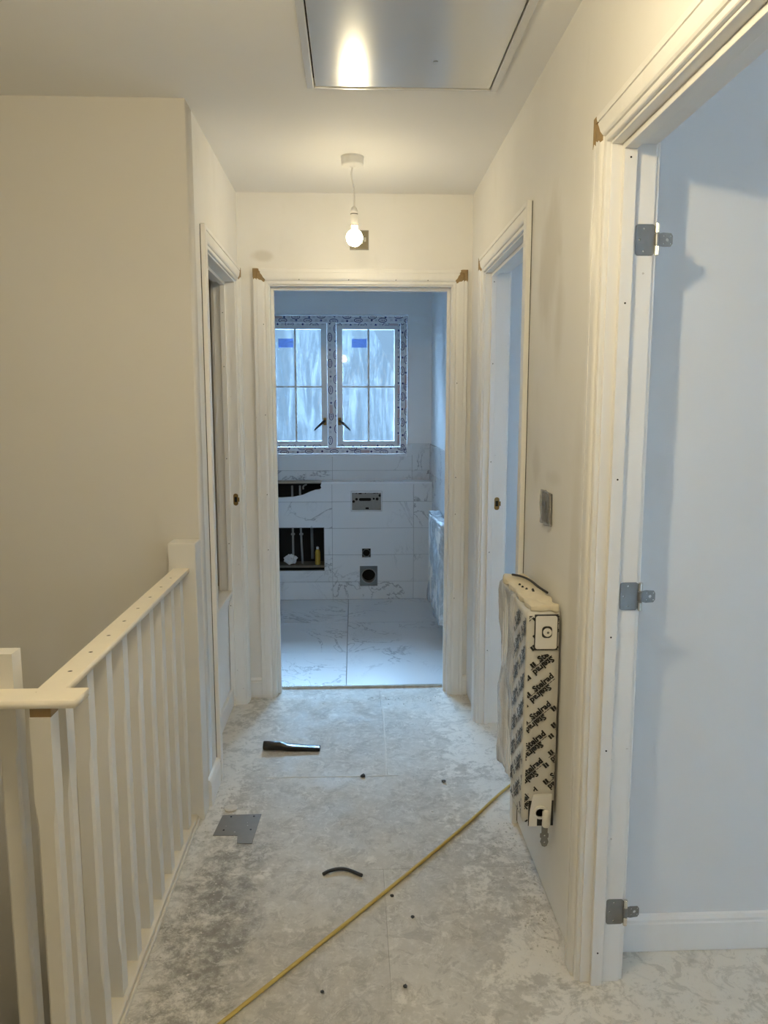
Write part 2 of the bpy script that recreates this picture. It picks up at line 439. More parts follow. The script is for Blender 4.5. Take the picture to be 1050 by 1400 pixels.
wall('wall_stair_side', rect(1.42, 2.6, -2.7, -.22), [], T, YZ(-.60), 'wall', 'lower stairwell wall under the hall floor')
wall('wall_stair_front', rect(-2.6, -.5, -2.7, -.22), [], -T, XZ(1.42), 'wall', 'lower stairwell wall under the landing')
wall('wall_bedroom', rect(.66, 3.6, -.2, CZ + .02), [], T, XZ(1.815), 'roomwall', 'pale bluish bedroom wall seen through the near right doorway')
wall('wall_bedroom_side', rect(-1.9, 3.75, -.2, CZ + .02), [rect(-1.08, -.72, 1.32, 1.68)], T, YZ(3.6), 'roomwall', 'far outer wall of both right-hand rooms')
wall('wall_bedroom_window', rect(.56, 3.7, -.2, CZ + .02), [], -T, XZ(-1.8), 'roomwall', 'plain bedroom wall behind the camera')
wall('wall_back_room', rect(.66, 3.6, -.2, CZ + .02), [rect(2.15, 3.05, 1.05, 1.95)], .095, XZ(3.65), 'roomwall', 'blue-lit wall of the room behind the far right doorway')
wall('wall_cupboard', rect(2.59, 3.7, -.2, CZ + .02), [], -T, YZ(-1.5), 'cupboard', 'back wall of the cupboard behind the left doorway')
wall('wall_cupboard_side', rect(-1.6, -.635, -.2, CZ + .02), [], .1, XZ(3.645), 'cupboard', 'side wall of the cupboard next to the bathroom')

# ------------------------------------------------------------------ doorways
PROF = [(0, 0), (0, .008), (.002, .0100), (.012, .0105), (.0125, .0070), (.0150, .0070), (.0155, .0125), (.020, .0158), (.027, .0175), (.050, .0178), (.0505, .0148), (.0530, .0148), (.0535, .0185), (.067, .0185), (.070, .016), (.070, 0)]
AZ = LIN_TOP + .006
AW = .070
def strip(P, name, prof_pts, mat, parent):
    """prof_pts: list of (start3, end3) in local doorway space, mapped by P"""
    bm = bmesh.new()
    a = [bm.verts.new(P(*s)) for s, e in prof_pts]; b = [bm.verts.new(P(*e)) for s, e in prof_pts]
    n = len(a)
    for i in range(n): bm.faces.new((a[i], a[(i + 1) % n], b[(i + 1) % n], b[i]))
    bm.faces.new(a[::-1]); bm.faces.new(b)
    return obj(name, bm, mat, parent)

def pbox(P, name, s0, s1, d0, d1, z0, z1, mat, parent, bev=.0012):
    a, b = P(s0, d0, z0), P(s1, d1, z1)
    lo = [min(x, y) for x, y in zip(a, b)]; hi = [max(x, y) for x, y in zip(a, b)]
    return boxo(name, (lo[0], hi[0], lo[1], hi[1], lo[2], hi[2]), mat, parent, bev)

def bare_corner(P, s_in, sg, root, leg_len, head_len, d0=0.0):
    """unpainted, unfilled mitre: a thin bare patch following the moulding on leg and head"""
    W = [.016, .022, .030, .040, .050, .0505, .0530, .0535, .061, .067, .070]
    def t_at(w):
        for (w0, t0), (w1, t1) in zip(PROF[1:], PROF[2:-1]):
            if w0 <= w <= w1: return t0 + (t1 - t0) * (w - w0) / max(1e-9, w1 - w0)
        return .016
    bm = bmesh.new()
    for part, L in ((0, leg_len), (1, head_len)):
        if L <= 0: continue
        rows = []
        for i, w_ in enumerate(W):
            ln = L * ((i + 1) / len(W)) ** .8 * (1 + .15 * math.sin(i * 2.3))
            d = d0 - t_at(w_) - .0008
            row = []
            for k in range(4):
                q = ln * k / 3
                if part == 0: row.append(bm.verts.new(P(s_in + sg * (.006 + w_), d, AZ + w_ - q)))
                else: row.append(bm.verts.new(P(s_in + sg * (.006 + w_) - sg * q, d, AZ + w_)))
            rows.append(row)
        for r0, r1 in zip(rows, rows[1:]):
            for k in range(3): bm.faces.new((r0[k], r0[k + 1], r1[k + 1], r1[k]))
        # turn the loose edge back onto the moulding so the patch has thickness
        rim = rows[0] + [r0[3] for r0 in rows[1:]]; z = Vector(P(0, .0012, 0)) - Vector(P(0, 0, 0))
        low = [bm.verts.new(v.co + z) for v in rim]
        for i in range(len(rim) - 1): bm.faces.new((rim[i], rim[i + 1], low[i + 1], low[i]))
    tag(obj('bare_mitre', bm, 'bare', root), 'unpainted brown corner of the architrave')

def doorway(n, P, D, stop, label, depth=T, back=True, z0=0.0):
    root = structure(empty('door_%d' % n, P((D[0] + D[1]) / 2, depth / 2, 0)), label, 'door frame')
    root.location = (0, 0, 0)
    a0, a1 = D
    pbox(P, 'lining_jamb', a0 - .028, a0, 0, depth, z0, LIN_TOP, 'trim', root)
    pbox(P, 'lining_jamb', a1, a1 + .028, 0, depth, z0, LIN_TOP, 'trim', root)
    pbox(P, 'lining_head', a0 - .028, a1 + .028, 0, depth, LIN_TOP, LIN_TOP + .028, 'trim', root)
    pbox(P, 'door_stop', a0, a0 + .014, *stop, z0, LIN_TOP - .014, 'trim', root)
    pbox(P, 'door_stop', a1 - .014, a1, *stop, z0, LIN_TOP - .014, 'trim', root)
    pbox(P, 'door_stop', a0, a1, *stop, LIN_TOP - .014, LIN_TOP, 'trim', root)
    for side in ([0, 1] if back else [0]):
        f = (lambda t: -t) if side == 0 else (lambda t: depth + t)
        for s, sg in ((a0, -1), (a1, 1)):
            strip(P, 'architrave', [((s + sg * (.006 + w_), f(t), z0), (s + sg * (.006 + w_), f(t), AZ + w_)) for w_, t in PROF], 'trim', root)
        strip(P, 'architrave', [((a0 - .006 - w_, f(t), AZ + w_), (a1 + .006 + w_, f(t), AZ + w_)) for w_, t in PROF], 'trim', root)
    return root

PL = lambda s, d, z: (XL - d, s, z)
PE = lambda s, d, z: (s, YE + d, z)
PR = lambda s, d, z: (XR + d, s, z)
d1 = doorway(1, PL, D1, (.044, .066), 'white doorless frame of the left cupboard doorway with brass latch plate')
d2 = doorway(2, PE, D2, (.044, .070), 'white bathroom door frame with bare brown corners on the end wall', depth=.105)
d3 = doorway(3, PR, D3, (.026, .046), 'white frame of the far right doorway with latch plate, before bluish room')
d4 = doorway(4, PR, D4, (.024, .052), 'large white frame of the near right doorway carrying three steel hinges')
bare_corner(PE, D2[0], -1, d2, .045, .024)
bare_corner(PE, D2[1], 1, d2, .050, .030)
bare_corner(PR, D4[1], 1, d4, .060, .016)
bare_corner(PL, D1[1], 1, d1, .040, .008)
bare_corner(PR, D3[1], 1, d3, .050, .006)

# open caulk gaps where two legs stand off the wall
boxo('caulk_gap', (XL, XL + .002, D1[0] - .0772, D1[0] - .0762, .10, 2.07), 'dark', d1)
boxo('caulk_gap', (XR - .002, XR, D3[0] - .0772, D3[0] - .0762, .01, 2.07), 'dark', d3)
# nail holes along the linings (tiny dark dimples), per frame
def nails(P, root, pts):
    bm = bmesh.new()
    for s, d, z, ax in pts:
        c = P(s, d, z)
        lathe(bm, [(.0022, -.0006), (.0022, .0006)], c, 8, ax)
    obj('nail_hole', bm, 'dark', root)
nails(PR, d4, [(D4[1] - .014, .038, z, 'Y') for z in (.09, .62, .90, 1.27, 1.66, 1.965)])
nails(PR, d3, [(D3[1] - .014, .036, z, 'Y') for z in (.35, .8, 1.2, 1.62, 1.96)])
nails(PL, d1, [(D1[1] - .014, .055, z, 'Y') for z in (.5, .8, 1.2, 1.62, 1.86)])
nails(PE, d2, [(D2[0] - .03, -.0175, z, 'Y') for z in (.75, 1.02, 1.4, 1.82)] + [(D2[1] + .03, -.0175, z, 'Y') for z in (.5, .92, 1.1, 1.55)] + [(x, -.0175, AZ + .02, 'Y') for x in (-.25, -.02, .2, .35)])

# latch plates
def latch(P, root, s, dc, z, dirn):
    t = .0012
    bm = bmesh.new()
    m = P(s, dc, z)
    b2 = plate_bm(rrect(-.011, .011, -.028, .028, .010), [rect(-.006, .006, -.012, .012)], .0016, XZ(0))
    bmesh.ops.translate(b2, verts=b2.verts[:], vec=(m[0], m[1] - .0016, m[2]))
    o = obj('latch_plate', b2, 'brass', root)
    boxo('latch_hole', (m[0] - .006, m[0] + .006, m[1] - .0008, m[1] - .0004, m[2] - .012, m[2] + .012), 'dark', o)
    lip = boxo('latch_lip', (m[0] + dirn * .011 - .003, m[0] + dirn * .011 + .006, m[1] - .003, m[1] - .001, m[2] - .010, m[2] + .010), 'brass', o, .0006)
latch(PL, d1, D1[1], .020, 1.007, 1)
latch(PR, d3, D3[1], .068, 1.015, 1)

# hinges on the near right frame
def hinge(root, z, ang):
    x0 = XR + .060; yj = D4[1]; xk = XR + .102
    leaf = plate('hinge', rrect(x0, xk, z - .033, z + .033, .006), [circle(x0 + .018, z + .024, .0022, 10), circle(x0 + .008, z, .0022, 10), circle(x0 + .018, z - .024, .0022, 10)], -.0022, XZ(yj), 'steel', root)
    tag(leaf, 'steel butt hinge with loose perforated leaf')
    yk = yj - .006
    for a, b, m in ((-.034, -.013, 'chrome'), (-.0125, .0125, 'steel'), (.013, .034, 'chrome')):
        bm = bmesh.new(); lathe(bm, [(.0042, a), (.0052, a + .001), (.0052, b - .001), (.0042, b)], (xk + .004, yk, z), 16); obj('knuckle', bm, m, leaf, False)
    out = [(0, -.0125), (.012, -.015), (.030, -.014), (.034, -.008), (.034, .008), (.030, .014), (.012, .015), (0, .0125)]
    hs = [circle(.022, 0, .004, 12)] + [circle(.022 + dx, dz, .0018, 8) for dx in (-.008, .008) for dz in (-.008, .008)]
    m4 = Matrix.Translation((xk + .006, yk, z)) @ Matrix.Rotation(R(ang), 4, 'Z') @ XZ(0)
    plate('loose_leaf', out, hs, .002, m4, 'steel', leaf)
hinge(d4, 1.797, 4)
hinge(d4, .995, 2)
hinge(d4, .192, 6)

# skirting boards
def skirting(name, P, s0, s1, d, label, h=.10):
    pr = [(0, 0), (.015, 0), (.015, h - .022), (.0125, h - .018), (.0135, h - .010), (.008, h - .002), (0, h)]
    bm = bmesh.new()
    a = [bm.verts.new(P(s0, d - t, z)) for t, z in pr]; b = [bm.verts.new(P(s1, d - t, z)) for t, z in pr]
    for i in range(len(pr)): bm.faces.new((a[i], a[(i + 1) % len(pr)], b[(i + 1) % len(pr)], b[i]))
    bm.faces.new(a[::-1]); bm.faces.new(b)
    return structure(obj(name, bm, 'trim'), label, 'skirting board')
skirting('baseboard_left', PL, 2.592, D1[0] - .0765, 0, 'short white skirting board beside the newel post')
skirting('baseboard_end', PE, XL, D2[0] - .0765, 0, 'stub of white skirting left of the bathroom door frame')
skirting('baseboard_right', PE, D2[1] + .0765, XR, 0, 'stub of white skirting right of the bathroom door frame')
skirting('baseboard_bedroom', lambda s, d, z: (s, 1.815 + d, z), .70, 3.6, 0, 'white moulded skirting board in the near right bedroom')

# boxing inside the left cupboard doorway
bk = empty('cupboard_boxing', (-.80, 3.2, 0)); bk.location = (0, 0, 0)
tag(bk, 'low white boxed-in bulkhead with capped top inside the left doorway', 'boxing')
boxo('front_panel', (-.625, -.6035, 2.8515, 3.5425, .0, .545), 'trim', bk)
boxo('cap', (-.634, -.580, 2.8655, 3.5285, .555, .573), 'trim', bk, .003)
boxo('cap_moulding', (-.6035, -.586, 2.8655, 3.5285, .535, .555), 'trim', bk, .003)
boxo('cap_moulding', (-.6035, -.595, 2.8655, 3.5285, .505, .535), 'trim', bk, .003)
boxo('top_panel', (-1.49, -.636, 2.70, 3.64, .545, .57), 'trim', bk)
boxo('skirting', (-.6035, -.588, 2.8655, 3.5285, .004, .085), 'trim', bk, .003)

# ------------------------------------------------------------------ loft hatch
lh = tag(empty('loft_hatch'), 'satin silver-white loft hatch in the ceiling, reflecting the bulb', 'loft hatch')
FW = .026
def hframe(x0, x1, y0, y1): boxo('frame_rail', (x0, x1, y0, y1, CZ - .010, CZ + .004), 'hatchframe', lh, .002)
hframe(HX0 - FW, HX0 - .004, HY0 - FW, HY1 + .010); hframe(HX1 + .004, HX1 + FW, HY0 - FW, HY1 + .010)
hframe(HX0 - .004, HX1 + .004, HY1 + .002, HY1 + .010); hframe(HX0 - .004, HX1 + .004, HY0 - FW, HY0 - .004)
boxo('panel', (HX0, HX1, HY0, HY1, CZ - .006, CZ + .02), 'hatch', lh, .0015)
bm = bmesh.new(); lathe(bm, [(.007, -.0005), (.007, .0015)], (.238, 2.290, CZ - .0068), 14); obj('latch_dimple', bm, 'steel', lh)
boxo('hatch_box', (HX0 - .008, HX1 + .008, HY0 - .008, HY1 + .008, CZ + .022, CZ + .12), 'dark', lh)

# ------------------------------------------------------------------ pendant lamps
def pendant(label, mat):
    r = tag(empty('pendant_lamp', (0, 0, CZ)), label, 'pendant lamp', 'bare bulb pendants along the hall')
    bm = bmesh.new(); lathe(bm, [(.046, -.0005), (.046, -.004), (.0445, -.006), (.0435, -.030), (.040, -.034), (.012, -.036), (.006, -.040)], (0, 0, 0), 40); obj('ceiling_rose', bm, 'white', r, False)
    pts = spline([(0, 0, -.036), (-.004, 0, -.06), (-.002, 0, -.085), (.005, 0, -.115), (.007, 0, -.15), (.006, 0, -.192)], 6)
    bm = bmesh.new(); tube(bm, pts, .0032, 10); obj('flex', bm, 'white', r, True)
    h = bmesh.new(); lathe(h, [(.005, -.186), (.011, -.192), (.0145, -.203), (.0150, -.214)], (.006, 0, 0), 28); ho = obj('lamp_holder', h, 'white', r, True)
    bm = bmesh.new(); lathe(bm, [(.0152, -.2142), (.0152, -.2165)], (.006, 0, 0), 28); obj('seam_ring', bm, 'dark', ho)
    bm = bmesh.new(); lathe(bm, [(.0152, -.217), (.0152, -.256), (.0148, -.257)], (.006, 0, 0), 28); obj('holder_skirt', bm, 'white', ho)
    bm = bmesh.new(); lathe(bm, [(.0155, -.257), (.0155, -.2595)], (.006, 0, 0), 28); obj('skirt_ring', bm, 'brass', ho)
    pr = []
    for i in range(15):
        a = R(20 + (180 - 20) * i / 14); pr.append((max(.0006, .033 * math.sin(a)), -.306 + .033 * math.cos(a)))
    bm = bmesh.new(); lathe(bm, [(.0120, -.2596), (.0112, -.268)] + pr, (.007, 0, 0), 24); obj('bulb', bm, mat, r, True)
    return r
lamp = pendant('bare lit bulb pendant hanging before the bathroom door', 'lamp'); lamp.location = (0, 3.14, CZ)
lamp2 = pendant('bare lit bulb pendant over the camera, above the top edge of the picture', 'lamp_near'); lamp2.location = (-.14, .95, CZ)
bedroom_fill = pendant('added bare bulb pendant warming the near right bedroom, out of the picture', 'lamp_bedroom_fill'); bedroom_fill.location = (2.2, .2, CZ)  # added fill, offsets the blue daylight in the bedroom
back_room_fill = pendant('added unseen bulb pendant warming the room behind the far right doorway', 'lamp'); back_room_fill.location = (2.2, 2.8, CZ)  # unseen fill added against the blue daylight of the back room

# ------------------------------------------------------------------ fittings on walls
bx_ = tag(empty('metal_back_box'), 'square metal electrical back box on the end wall behind the bulb', 'electrical box')
plate('box_rim', rect(-.014, .074, 2.160, 2.248), [rect(-.010, .070, 2.164, 2.244)], -.006, XZ(YE), 'steel', bx_)
boxo('box_plate', (-.010, .070, YE - .003, YE - .0005, 2.164, 2.244), 'boxmetal', bx_)
bm = bmesh.new(); lathe(bm, [(.014, -.003), (.014, -.006), (.011, -.0065)], (.042, YE, 2.206), 20, 'Y'); obj('knockout', bm, 'steel', bx_)
boxo('lug', (.050, .062, YE - .008, YE - .003, 2.196, 2.216), 'chrome', bx_, .001)

sw = tag(empty('light_switch'), 'steel light switch plate wrapped in clear film on the right wall', 'light switch')
plate('face_plate', rrect(2.098, 2.184, 1.105, 1.191, .005), [], -.009, YZ(XR), 'steel', sw)
plate('rocker', rrect(2.128, 2.154, 1.130, 1.166, .002), [], -.012, YZ(XR), 'steel', sw)
def wrinkled_box(name, x0, x1, y0, y1, z0, z1, n, amp, freq, mat, parent, seed=0, round_=.01, smooth=True):
    """closed crumpled skin round a box"""
    bm = bmesh.new(); nx, ny, nz = n
    c = Vector(((x0 + x1) / 2, (y0 + y1) / 2, (z0 + z1) / 2)); hx, hy, hz = (x1 - x0) / 2, (y1 - y0) / 2, (z1 - z0) / 2
    vd = {}
    def V(i, j, k):
        if (i, j, k) in vd: return vd[i, j, k]
        p = Vector((-hx + 2 * hx * i / nx, -hy + 2 * hy * j / ny, -hz + 2 * hz * k / nz))
        q = Vector((max(-hx + round_, min(hx - round_, p.x)), max(-hy + round_, min(hy - round_, p.y)), max(-hz + round_, min(hz - round_, p.z))))
        d = (p - q); L = d.length
        nrm = d / L if L > 1e-9 else Vector((0, 0, 0))
        pp = q + nrm * min(L, round_)
        sc = Vector((p.x * freq, p.y * freq, p.z * freq * .45 + seed))
        a = noise.turbulence(sc, 4, False) - .55
        pp = pp + nrm * a * amp
        vd[i, j, k] = bm.verts.new(c + pp); return vd[i, j, k]
    for k in range(nz):
        for j in range(ny):
            for i in (0, nx): bm.faces.new((V(i, j, k), V(i, j + 1, k), V(i, j + 1, k + 1), V(i, j, k + 1)))
        for i in range(nx):
            for j in (0, ny): bm.faces.new((V(i, j, k), V(i + 1, j, k), V(i + 1, j, k + 1), V(i, j, k + 1)))
    for j in range(ny):
        for i in range(nx):
            for k in (0, nz): bm.faces.new((V(i, j, k), V(i + 1, j, k), V(i + 1, j + 1, k), V(i, j + 1, k)))
    return obj(name, bm, mat, parent, smooth)
wrinkled_box('film', XR - .016, XR - .0005, 2.090, 2.192, 1.096, 1.198, (3, 14, 14), .006, 40, 'switchfilm', sw, 3, .004)

# ------------------------------------------------------------------ balustrade
bal = tag(empty('balustrade'), 'primed white stair balustrade with square balusters along the hall left', 'balustrade')
boxo('newel_post', (-.622, -.530, 2.500, 2.588, 0, .985), 'baluster', bal, .003)
BX0, BX1 = -.600, -.562
boxo('base_rail', (-.628, -.552, 1.36, 2.4995, 0.0003, .024), 'base_pine', bal, .004)
boxo('base_bead', (-.5515, -.545, 1.36, 2.4995, 0.0003, .014), 'base_pine', bal, .002)
bal_y = [1.302 + .122 * i for i in range(10)]
hz = .886
plate('handrail', rect(-.605, -.553, 1.405, 2.4995), [circle(-.580, y + .019 + .06, .0055, 14) for y in bal_y[0:]][0:9], .015, XY(hz), 'pine', bal)
for y in bal_y[:9]:
    bm = bmesh.new(); lathe(bm, [(.0052, -.012), (.0052, -.0012)], (-.580, y + .079, hz + .015), 14); obj('screw_hole', bm, 'dark', bal)
plate('handrail', [(-1.45, 1.345), (-.512, 1.340), (-.508, 1.404), (-1.45, 1.404)], [circle(-.668, 1.372, .004, 12), circle(-.60, 1.385, .002, 8)], .015, XY(hz + .001), 'pine', bal)
def baluster_mesh(h):
    bm = bmesh.new(); s = .019; ch = .0055; z0, z1, z2, z3 = 0, .11, h - .16, h
    def sq(z): return [(-s, -s, z), (-s, -s, z), (s, -s, z), (s, -s, z), (s, s, z), (s, s, z), (-s, s, z), (-s, s, z)]
    def oc(z): return [(-s, -s + ch, z), (-s + ch, -s, z), (s - ch, -s, z), (s, -s + ch, z), (s, s - ch, z), (s - ch, s, z), (-s + ch, s, z), (-s, s - ch, z)]
    rings = [sq(z0), sq(z1), oc(z1 + .05), oc(z2 - .05), sq(z2), sq(z3)]
    rings = [[bm.verts.new(p) for p in r] for r in rings]
    for a, b in zip(rings, rings[1:]):
        for i in range(8): bm.faces.new((a[i], a[(i + 1) % 8], b[(i + 1) % 8], b[i]))
    bm.faces.new([rings[0][i] for i in (0, 2, 4, 6)][::-1]); bm.faces.new([rings[-1][i] for i in (0, 2, 4, 6)])
    bmesh.ops.remove_doubles(bm, verts=bm.verts[:], dist=1e-6)
    return bm
proto = obj('baluster', baluster_mesh(hz - .024), 'baluster', bal)
for i, y in enumerate(bal_y[1:]):
    o = proto if i == 0 else proto.copy()
    if i: COL.objects.link(o); o.parent = bal
    o.location = (-.581, y + .019, .024)
short = obj('baluster', baluster_mesh(.868 - .02), 'baluster', bal); short.location = (-.578, 1.362, .02)
boxo('spacer_block', (-.597, -.559, 1.347, 1.381, .868, hz + .0005), 'bare', bal)
tallp = obj('baluster', baluster_mesh(.97), 'baluster', bal); tallp.location = (-.668, 1.424, .0)
for x in (-.80, -.92, -1.04, -1.16, -1.28, -1.40):
    o = proto.copy(); COL.objects.link(o); o.parent = bal; o.location = (x, 1.372, .024)
boxo('base_rail', (-1.45, -.6285, 1.335, 1.410, 0.0003, .024), 'base_pine', bal, .004)

# ------------------------------------------------------------------ radiators
def text_bm(body, size, bold=.0):
    cu = bpy.data.curves.new('tmp', 'FONT'); cu.body = body; cu.size = size; cu.align_x = 'CENTER'; cu.align_y = 'CENTER'; cu.resolution_u = 2; cu.offset = bold
    o = bpy.data.objects.new('tmp', cu); COL.objects.link(o)
    dg = bpy.context.evaluated_depsgraph_get(); me = bpy.data.meshes.new_from_object(o.evaluated_get(dg))
    bpy.data.objects.remove(o); bpy.data.curves.remove(cu); return me
def lettering(name, u0, u1, v0, v1, skip, mat4, parent):
    """diagonal printed rows clipped to the sheet u0..u1, v0..v1"""
    bm = bmesh.new(); wd = text_bm('Stelrad', .0235, .0009)
    def quad(c, a, b, ang):
        rot = Matrix.Rotation(ang, 2); pts = []
        for x, y in ((-a, -b), (a, -b), (a, b), (-a, b)):
            q = rot @ Vector((x, y)); pts.append(bm.verts.new((c[0] + q.x, c[1] + q.y, 0)))
        bm.faces.new(pts)
    ang = R(40)
    ex = Vector((math.cos(ang), math.sin(ang))); ey = Vector((-math.sin(ang), math.cos(ang)))
    def word(c, flip):
        before = set(bm.verts); bm.from_mesh(wd); nv = [v for v in bm.verts if v not in before]
        m = Matrix.Translation((c.x, c.y, 0)) @ Matrix.Rotation(ang + (math.pi if flip else 0), 4, 'Z')
        bmesh.ops.transform(bm, matrix=m, verts=nv)
    for a in range(-14, 26):
        for b in range(-16, 30):
            c = Vector((u0, v0)) + ex * (a * .118 + (b % 2) * .030 + (b // 2 % 2) * .055) + ey * (b * .0285 + (.004 if b % 2 else -.004))
            if not (u0 - .04 < c.x < u1 + .04 and v0 - .04 < c.y < v1 + .04): continue
            word(c, b % 2 == 1)
            sg = -1 if b % 2 == 0 else 1
            for k in range(7): quad(c + ex * (-.030 + k * .0095) + ey * (-.0125 if b % 2 == 1 else .0125) * -1 * (-1 if b % 2 else 1) * (1 if b % 2 == 0 else -1), .0038, .0010, ang)
            for sx in (-1, 1):
                quad(c - ex * .053 + ex * sx * .0036, .0029, .0068, ang)
    g = bm.verts[:] + bm.edges[:] + bm.faces[:]
    for co, no in (((u0, 0, 0), (-1, 0, 0)), ((u1, 0, 0), (1, 0, 0)), ((0, v0, 0), (0, -1, 0)), ((0, v1, 0), (0, 1, 0))):
        bmesh.ops.bisect_plane(bm, geom=bm.verts[:] + bm.edges[:] + bm.faces[:], plane_co=co, plane_no=no, clear_outer=True)
    for s in skip:
        kill = [f for f in bm.faces if s[0] < f.calc_center_median().x < s[1] and s[2] < f.calc_center_median().y < s[3]]
        bmesh.ops.delete(bm, geom=kill, context='FACES')
    bmesh.ops.transform(bm, matrix=mat4, verts=bm.verts[:])
    bpy.data.meshes.remove(wd)
    o = obj(name, bm, 'ink', parent); o['kind'] = 'stuff'; tag(o, 'diagonal rows of black Stelrad lettering'); return o

def radiator_body(root, x0, x1, y0, y1, z0, z1):
    for xa, xb in ((x0 + .006, x0 + .020), (x1 - .020, x1 - .006)):
        bm = bmesh.new(); n = max(4, round((y1 - y0) / .033)); dy = (y1 - y0 - .02) / n
        box(bm, xa, xb, y0 + .01, y1 - .01, z0 + .01, z1 - .02, .004)
        for i in range(n):
            ya = y0 + .01 + i * dy; box(bm, xa - .002 if xa < (x0 + x1) / 2 else xb - .003, xa + .003 if xa < (x0 + x1) / 2 else xb + .002, ya + dy * .22, ya + dy * .78, z0 + .035, z1 - .05, .0015)
        obj('panel', bm, 'radwhite', root)
    bm = bmesh.new(); n = 12
    for i in range(n):
        ya = y0 + .015 + (y1 - y0 - .03) * i / (n - 1); box(bm, x0 + .02, x1 - .02, ya - .004, ya + .004, z1 - .022, z1 - .018)
    obj('top_grille', bm, 'radwhite', root)['kind'] = 'stuff'

rad = tag(empty('wrapped_radiator'), 'packaged white radiator with black Stelrad lettering hung low on the right hall wall', 'radiator')
RX0, RX1, RY0, RY1, RZ0, RZ1 = .462, .549, 1.945, 2.345, .285, .905
radiator_body(rad, RX0 + .004, RX1 - .004, RY0 + .012, RY1 - .006, RZ0 + .006, RZ1 - .008)
wrinkled_box('film', RX0 - .004, RX1, RY0 + .10, RY1 + .004, RZ0 - .004, RZ1 - .006, (4, 26, 46), .018, 9, 'wrap', rad, 1, .016)
wrinkled_box('printed_sleeve', RX0 - .002, RX1 + .003, RY0, RY0 + .165, RZ0 + .004, RZ1 - .012, (4, 10, 30), .002, 16, 'sleeve', rad, 2, .006)
wrinkled_box('top_guard', RX0 + .001, RX1 + .004, RY0 - .002, RY1, RZ1 - .020, RZ1 + .008, (6, 26, 3), .010, 24, 'foam', rad, 5, .008)
# end lettering faces the camera, side lettering faces the hall
lettering('printed_lettering', RX0 + .004, RX1 - .002, RZ0 + .008, RZ1 - .024, [(RX0 + .022, RX1 - .006, RZ1 - .13, RZ1 - .02), (RX0 + .014, RX1 - .004, RZ0, RZ0 + .098)], XZ(RY0 - .0022), rad)
lettering('printed_lettering', -(RY0 + .150), -(RY0 + .004), RZ0 + .02, RZ1 - .03, [], Matrix(((0, 0, 1, RX0 - .0042), (-1, 0, 0, 0), (0, 1, 0, 0), (0, 0, 0, 1))), rad)
# end caps: square plastic guard at the top, torn opening with valve at the bottom
cx = (RX0 + RX1) / 2 + .008
capo = plate('corner_guard', rrect(cx - .030, cx + .028, RZ1 - .115, RZ1 - .024, .006), [rrect(cx - .013, cx + .015, RZ1 - .085, RZ1 - .052, .010)], -.006, XZ(RY0 + .001), 'white', rad)
tag(capo, 'white plastic corner guard with a round plug')
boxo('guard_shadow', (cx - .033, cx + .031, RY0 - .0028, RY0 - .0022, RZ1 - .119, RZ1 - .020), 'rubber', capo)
bm = bmesh.new(); lathe(bm, [(.0115, 0), (.0115, -.0035), (.009, -.0045), (.0035, -.0045), (.0035, -.003)], (cx + .002, RY0 - .003, RZ1 - .069), 22, 'Y'); obj('plug', bm, 'white', capo)
bm = bmesh.new(); lathe(bm, [(.0033, -.001), (.0033, -.0015)], (cx + .003, RY0 - .0065, RZ1 - .069), 12, 'Y'); obj('vent_screw', bm, 'greypl', capo)
low = plate('bottom_guard', [(cx - .034, RZ0 - .004), (cx - .032, RZ0 + .04), (cx - .024, RZ0 + .088), (cx + .028, RZ0 + .09), (cx + .026, RZ0 - .002), (cx + .012, RZ0 - .004), (cx + .012, RZ0 + .03), (cx - .012, RZ0 + .03), (cx - .012, RZ0 - .004)], [], -.007, XZ(RY0 + .001), 'white', rad)
tag(low, 'torn white plastic bottom guard')
boxo('cavity', (cx - .036, cx + .034, RY0 - .0028, RY0 - .0022, RZ0 - .004, RZ0 + .07), 'rubber', low)
bm = bmesh.new(); lathe(bm, [(.019, -.006), (.019, -.010), (.013, -.011), (.013, -.006)], (cx - .004, RY0, RZ0 + .038), 24, 'Y'); obj('socket_ring', bm, 'white', low)
bm = bmesh.new(); tube(bm, [(cx + .010, RY0 - .016, RZ0 + .048), (cx + .010, RY0 - .017, RZ0 + .044), (cx + .010, RY0 - .017, RZ0 + .004), (cx + .010, RY0 - .017, RZ0 + .002)], [.006, .010, .010, .009], 16); obj('valve_tail', bm, 'white', low, True)
plate('hanging_bracket', [(cx + .001, RZ0 + .01), (cx + .001, RZ0 - .022), (cx - .003, RZ0 - .024), (cx - .003, RZ0 - .034), (cx + .001, RZ0 - .038), (cx - .002, RZ0 - .048), (cx + .003, RZ0 - .060), (cx + .010, RZ0 - .063), (cx + .017, RZ0 - .060), (cx + .021, RZ0 - .048), (cx + .018, RZ0 - .038), (cx + .021, RZ0 - .034), (cx + .021, RZ0 - .024), (cx + .018, RZ0 - .022), (cx + .018, RZ0 + .01)],
      [circle(cx + .010, RZ0 - .030, .0026, 10), circle(cx + .010, RZ0 - .050, .0026, 10)], -.002, XZ(RY0 - .008), 'steel', rad)
bm = bmesh.new(); tube(bm, spline([(RX0 + .030, RY1 - .055, RZ1 + .012), (RX0 + .050, RY1 - .09, RZ1 + .014), (RX0 + .066, RY1 - .14, RZ1 + .013), (RX0 + .076, RY1 - .21, RZ1 + .008), (RX0 + .088, RY1 - .26, RZ1 + .004)], 8), .0035, 8)
tag(obj('strap', bm, 'rubber', rad, True), 'black strap lying on the top guard')
bm = bmesh.new()
for dx, dy in ((.03, -.20), (.036, -.225), (.052, -.235), (.05, -.25), (.028, -.17)):
    lathe(bm, [(.004, 0), (.0025, .004), (.001, .005)], (RX0 + dx, RY1 + dy, RZ1 + .006), 7)
obj('dirt_speck', bm, 'rubber', rad)['kind'] = 'stuff'

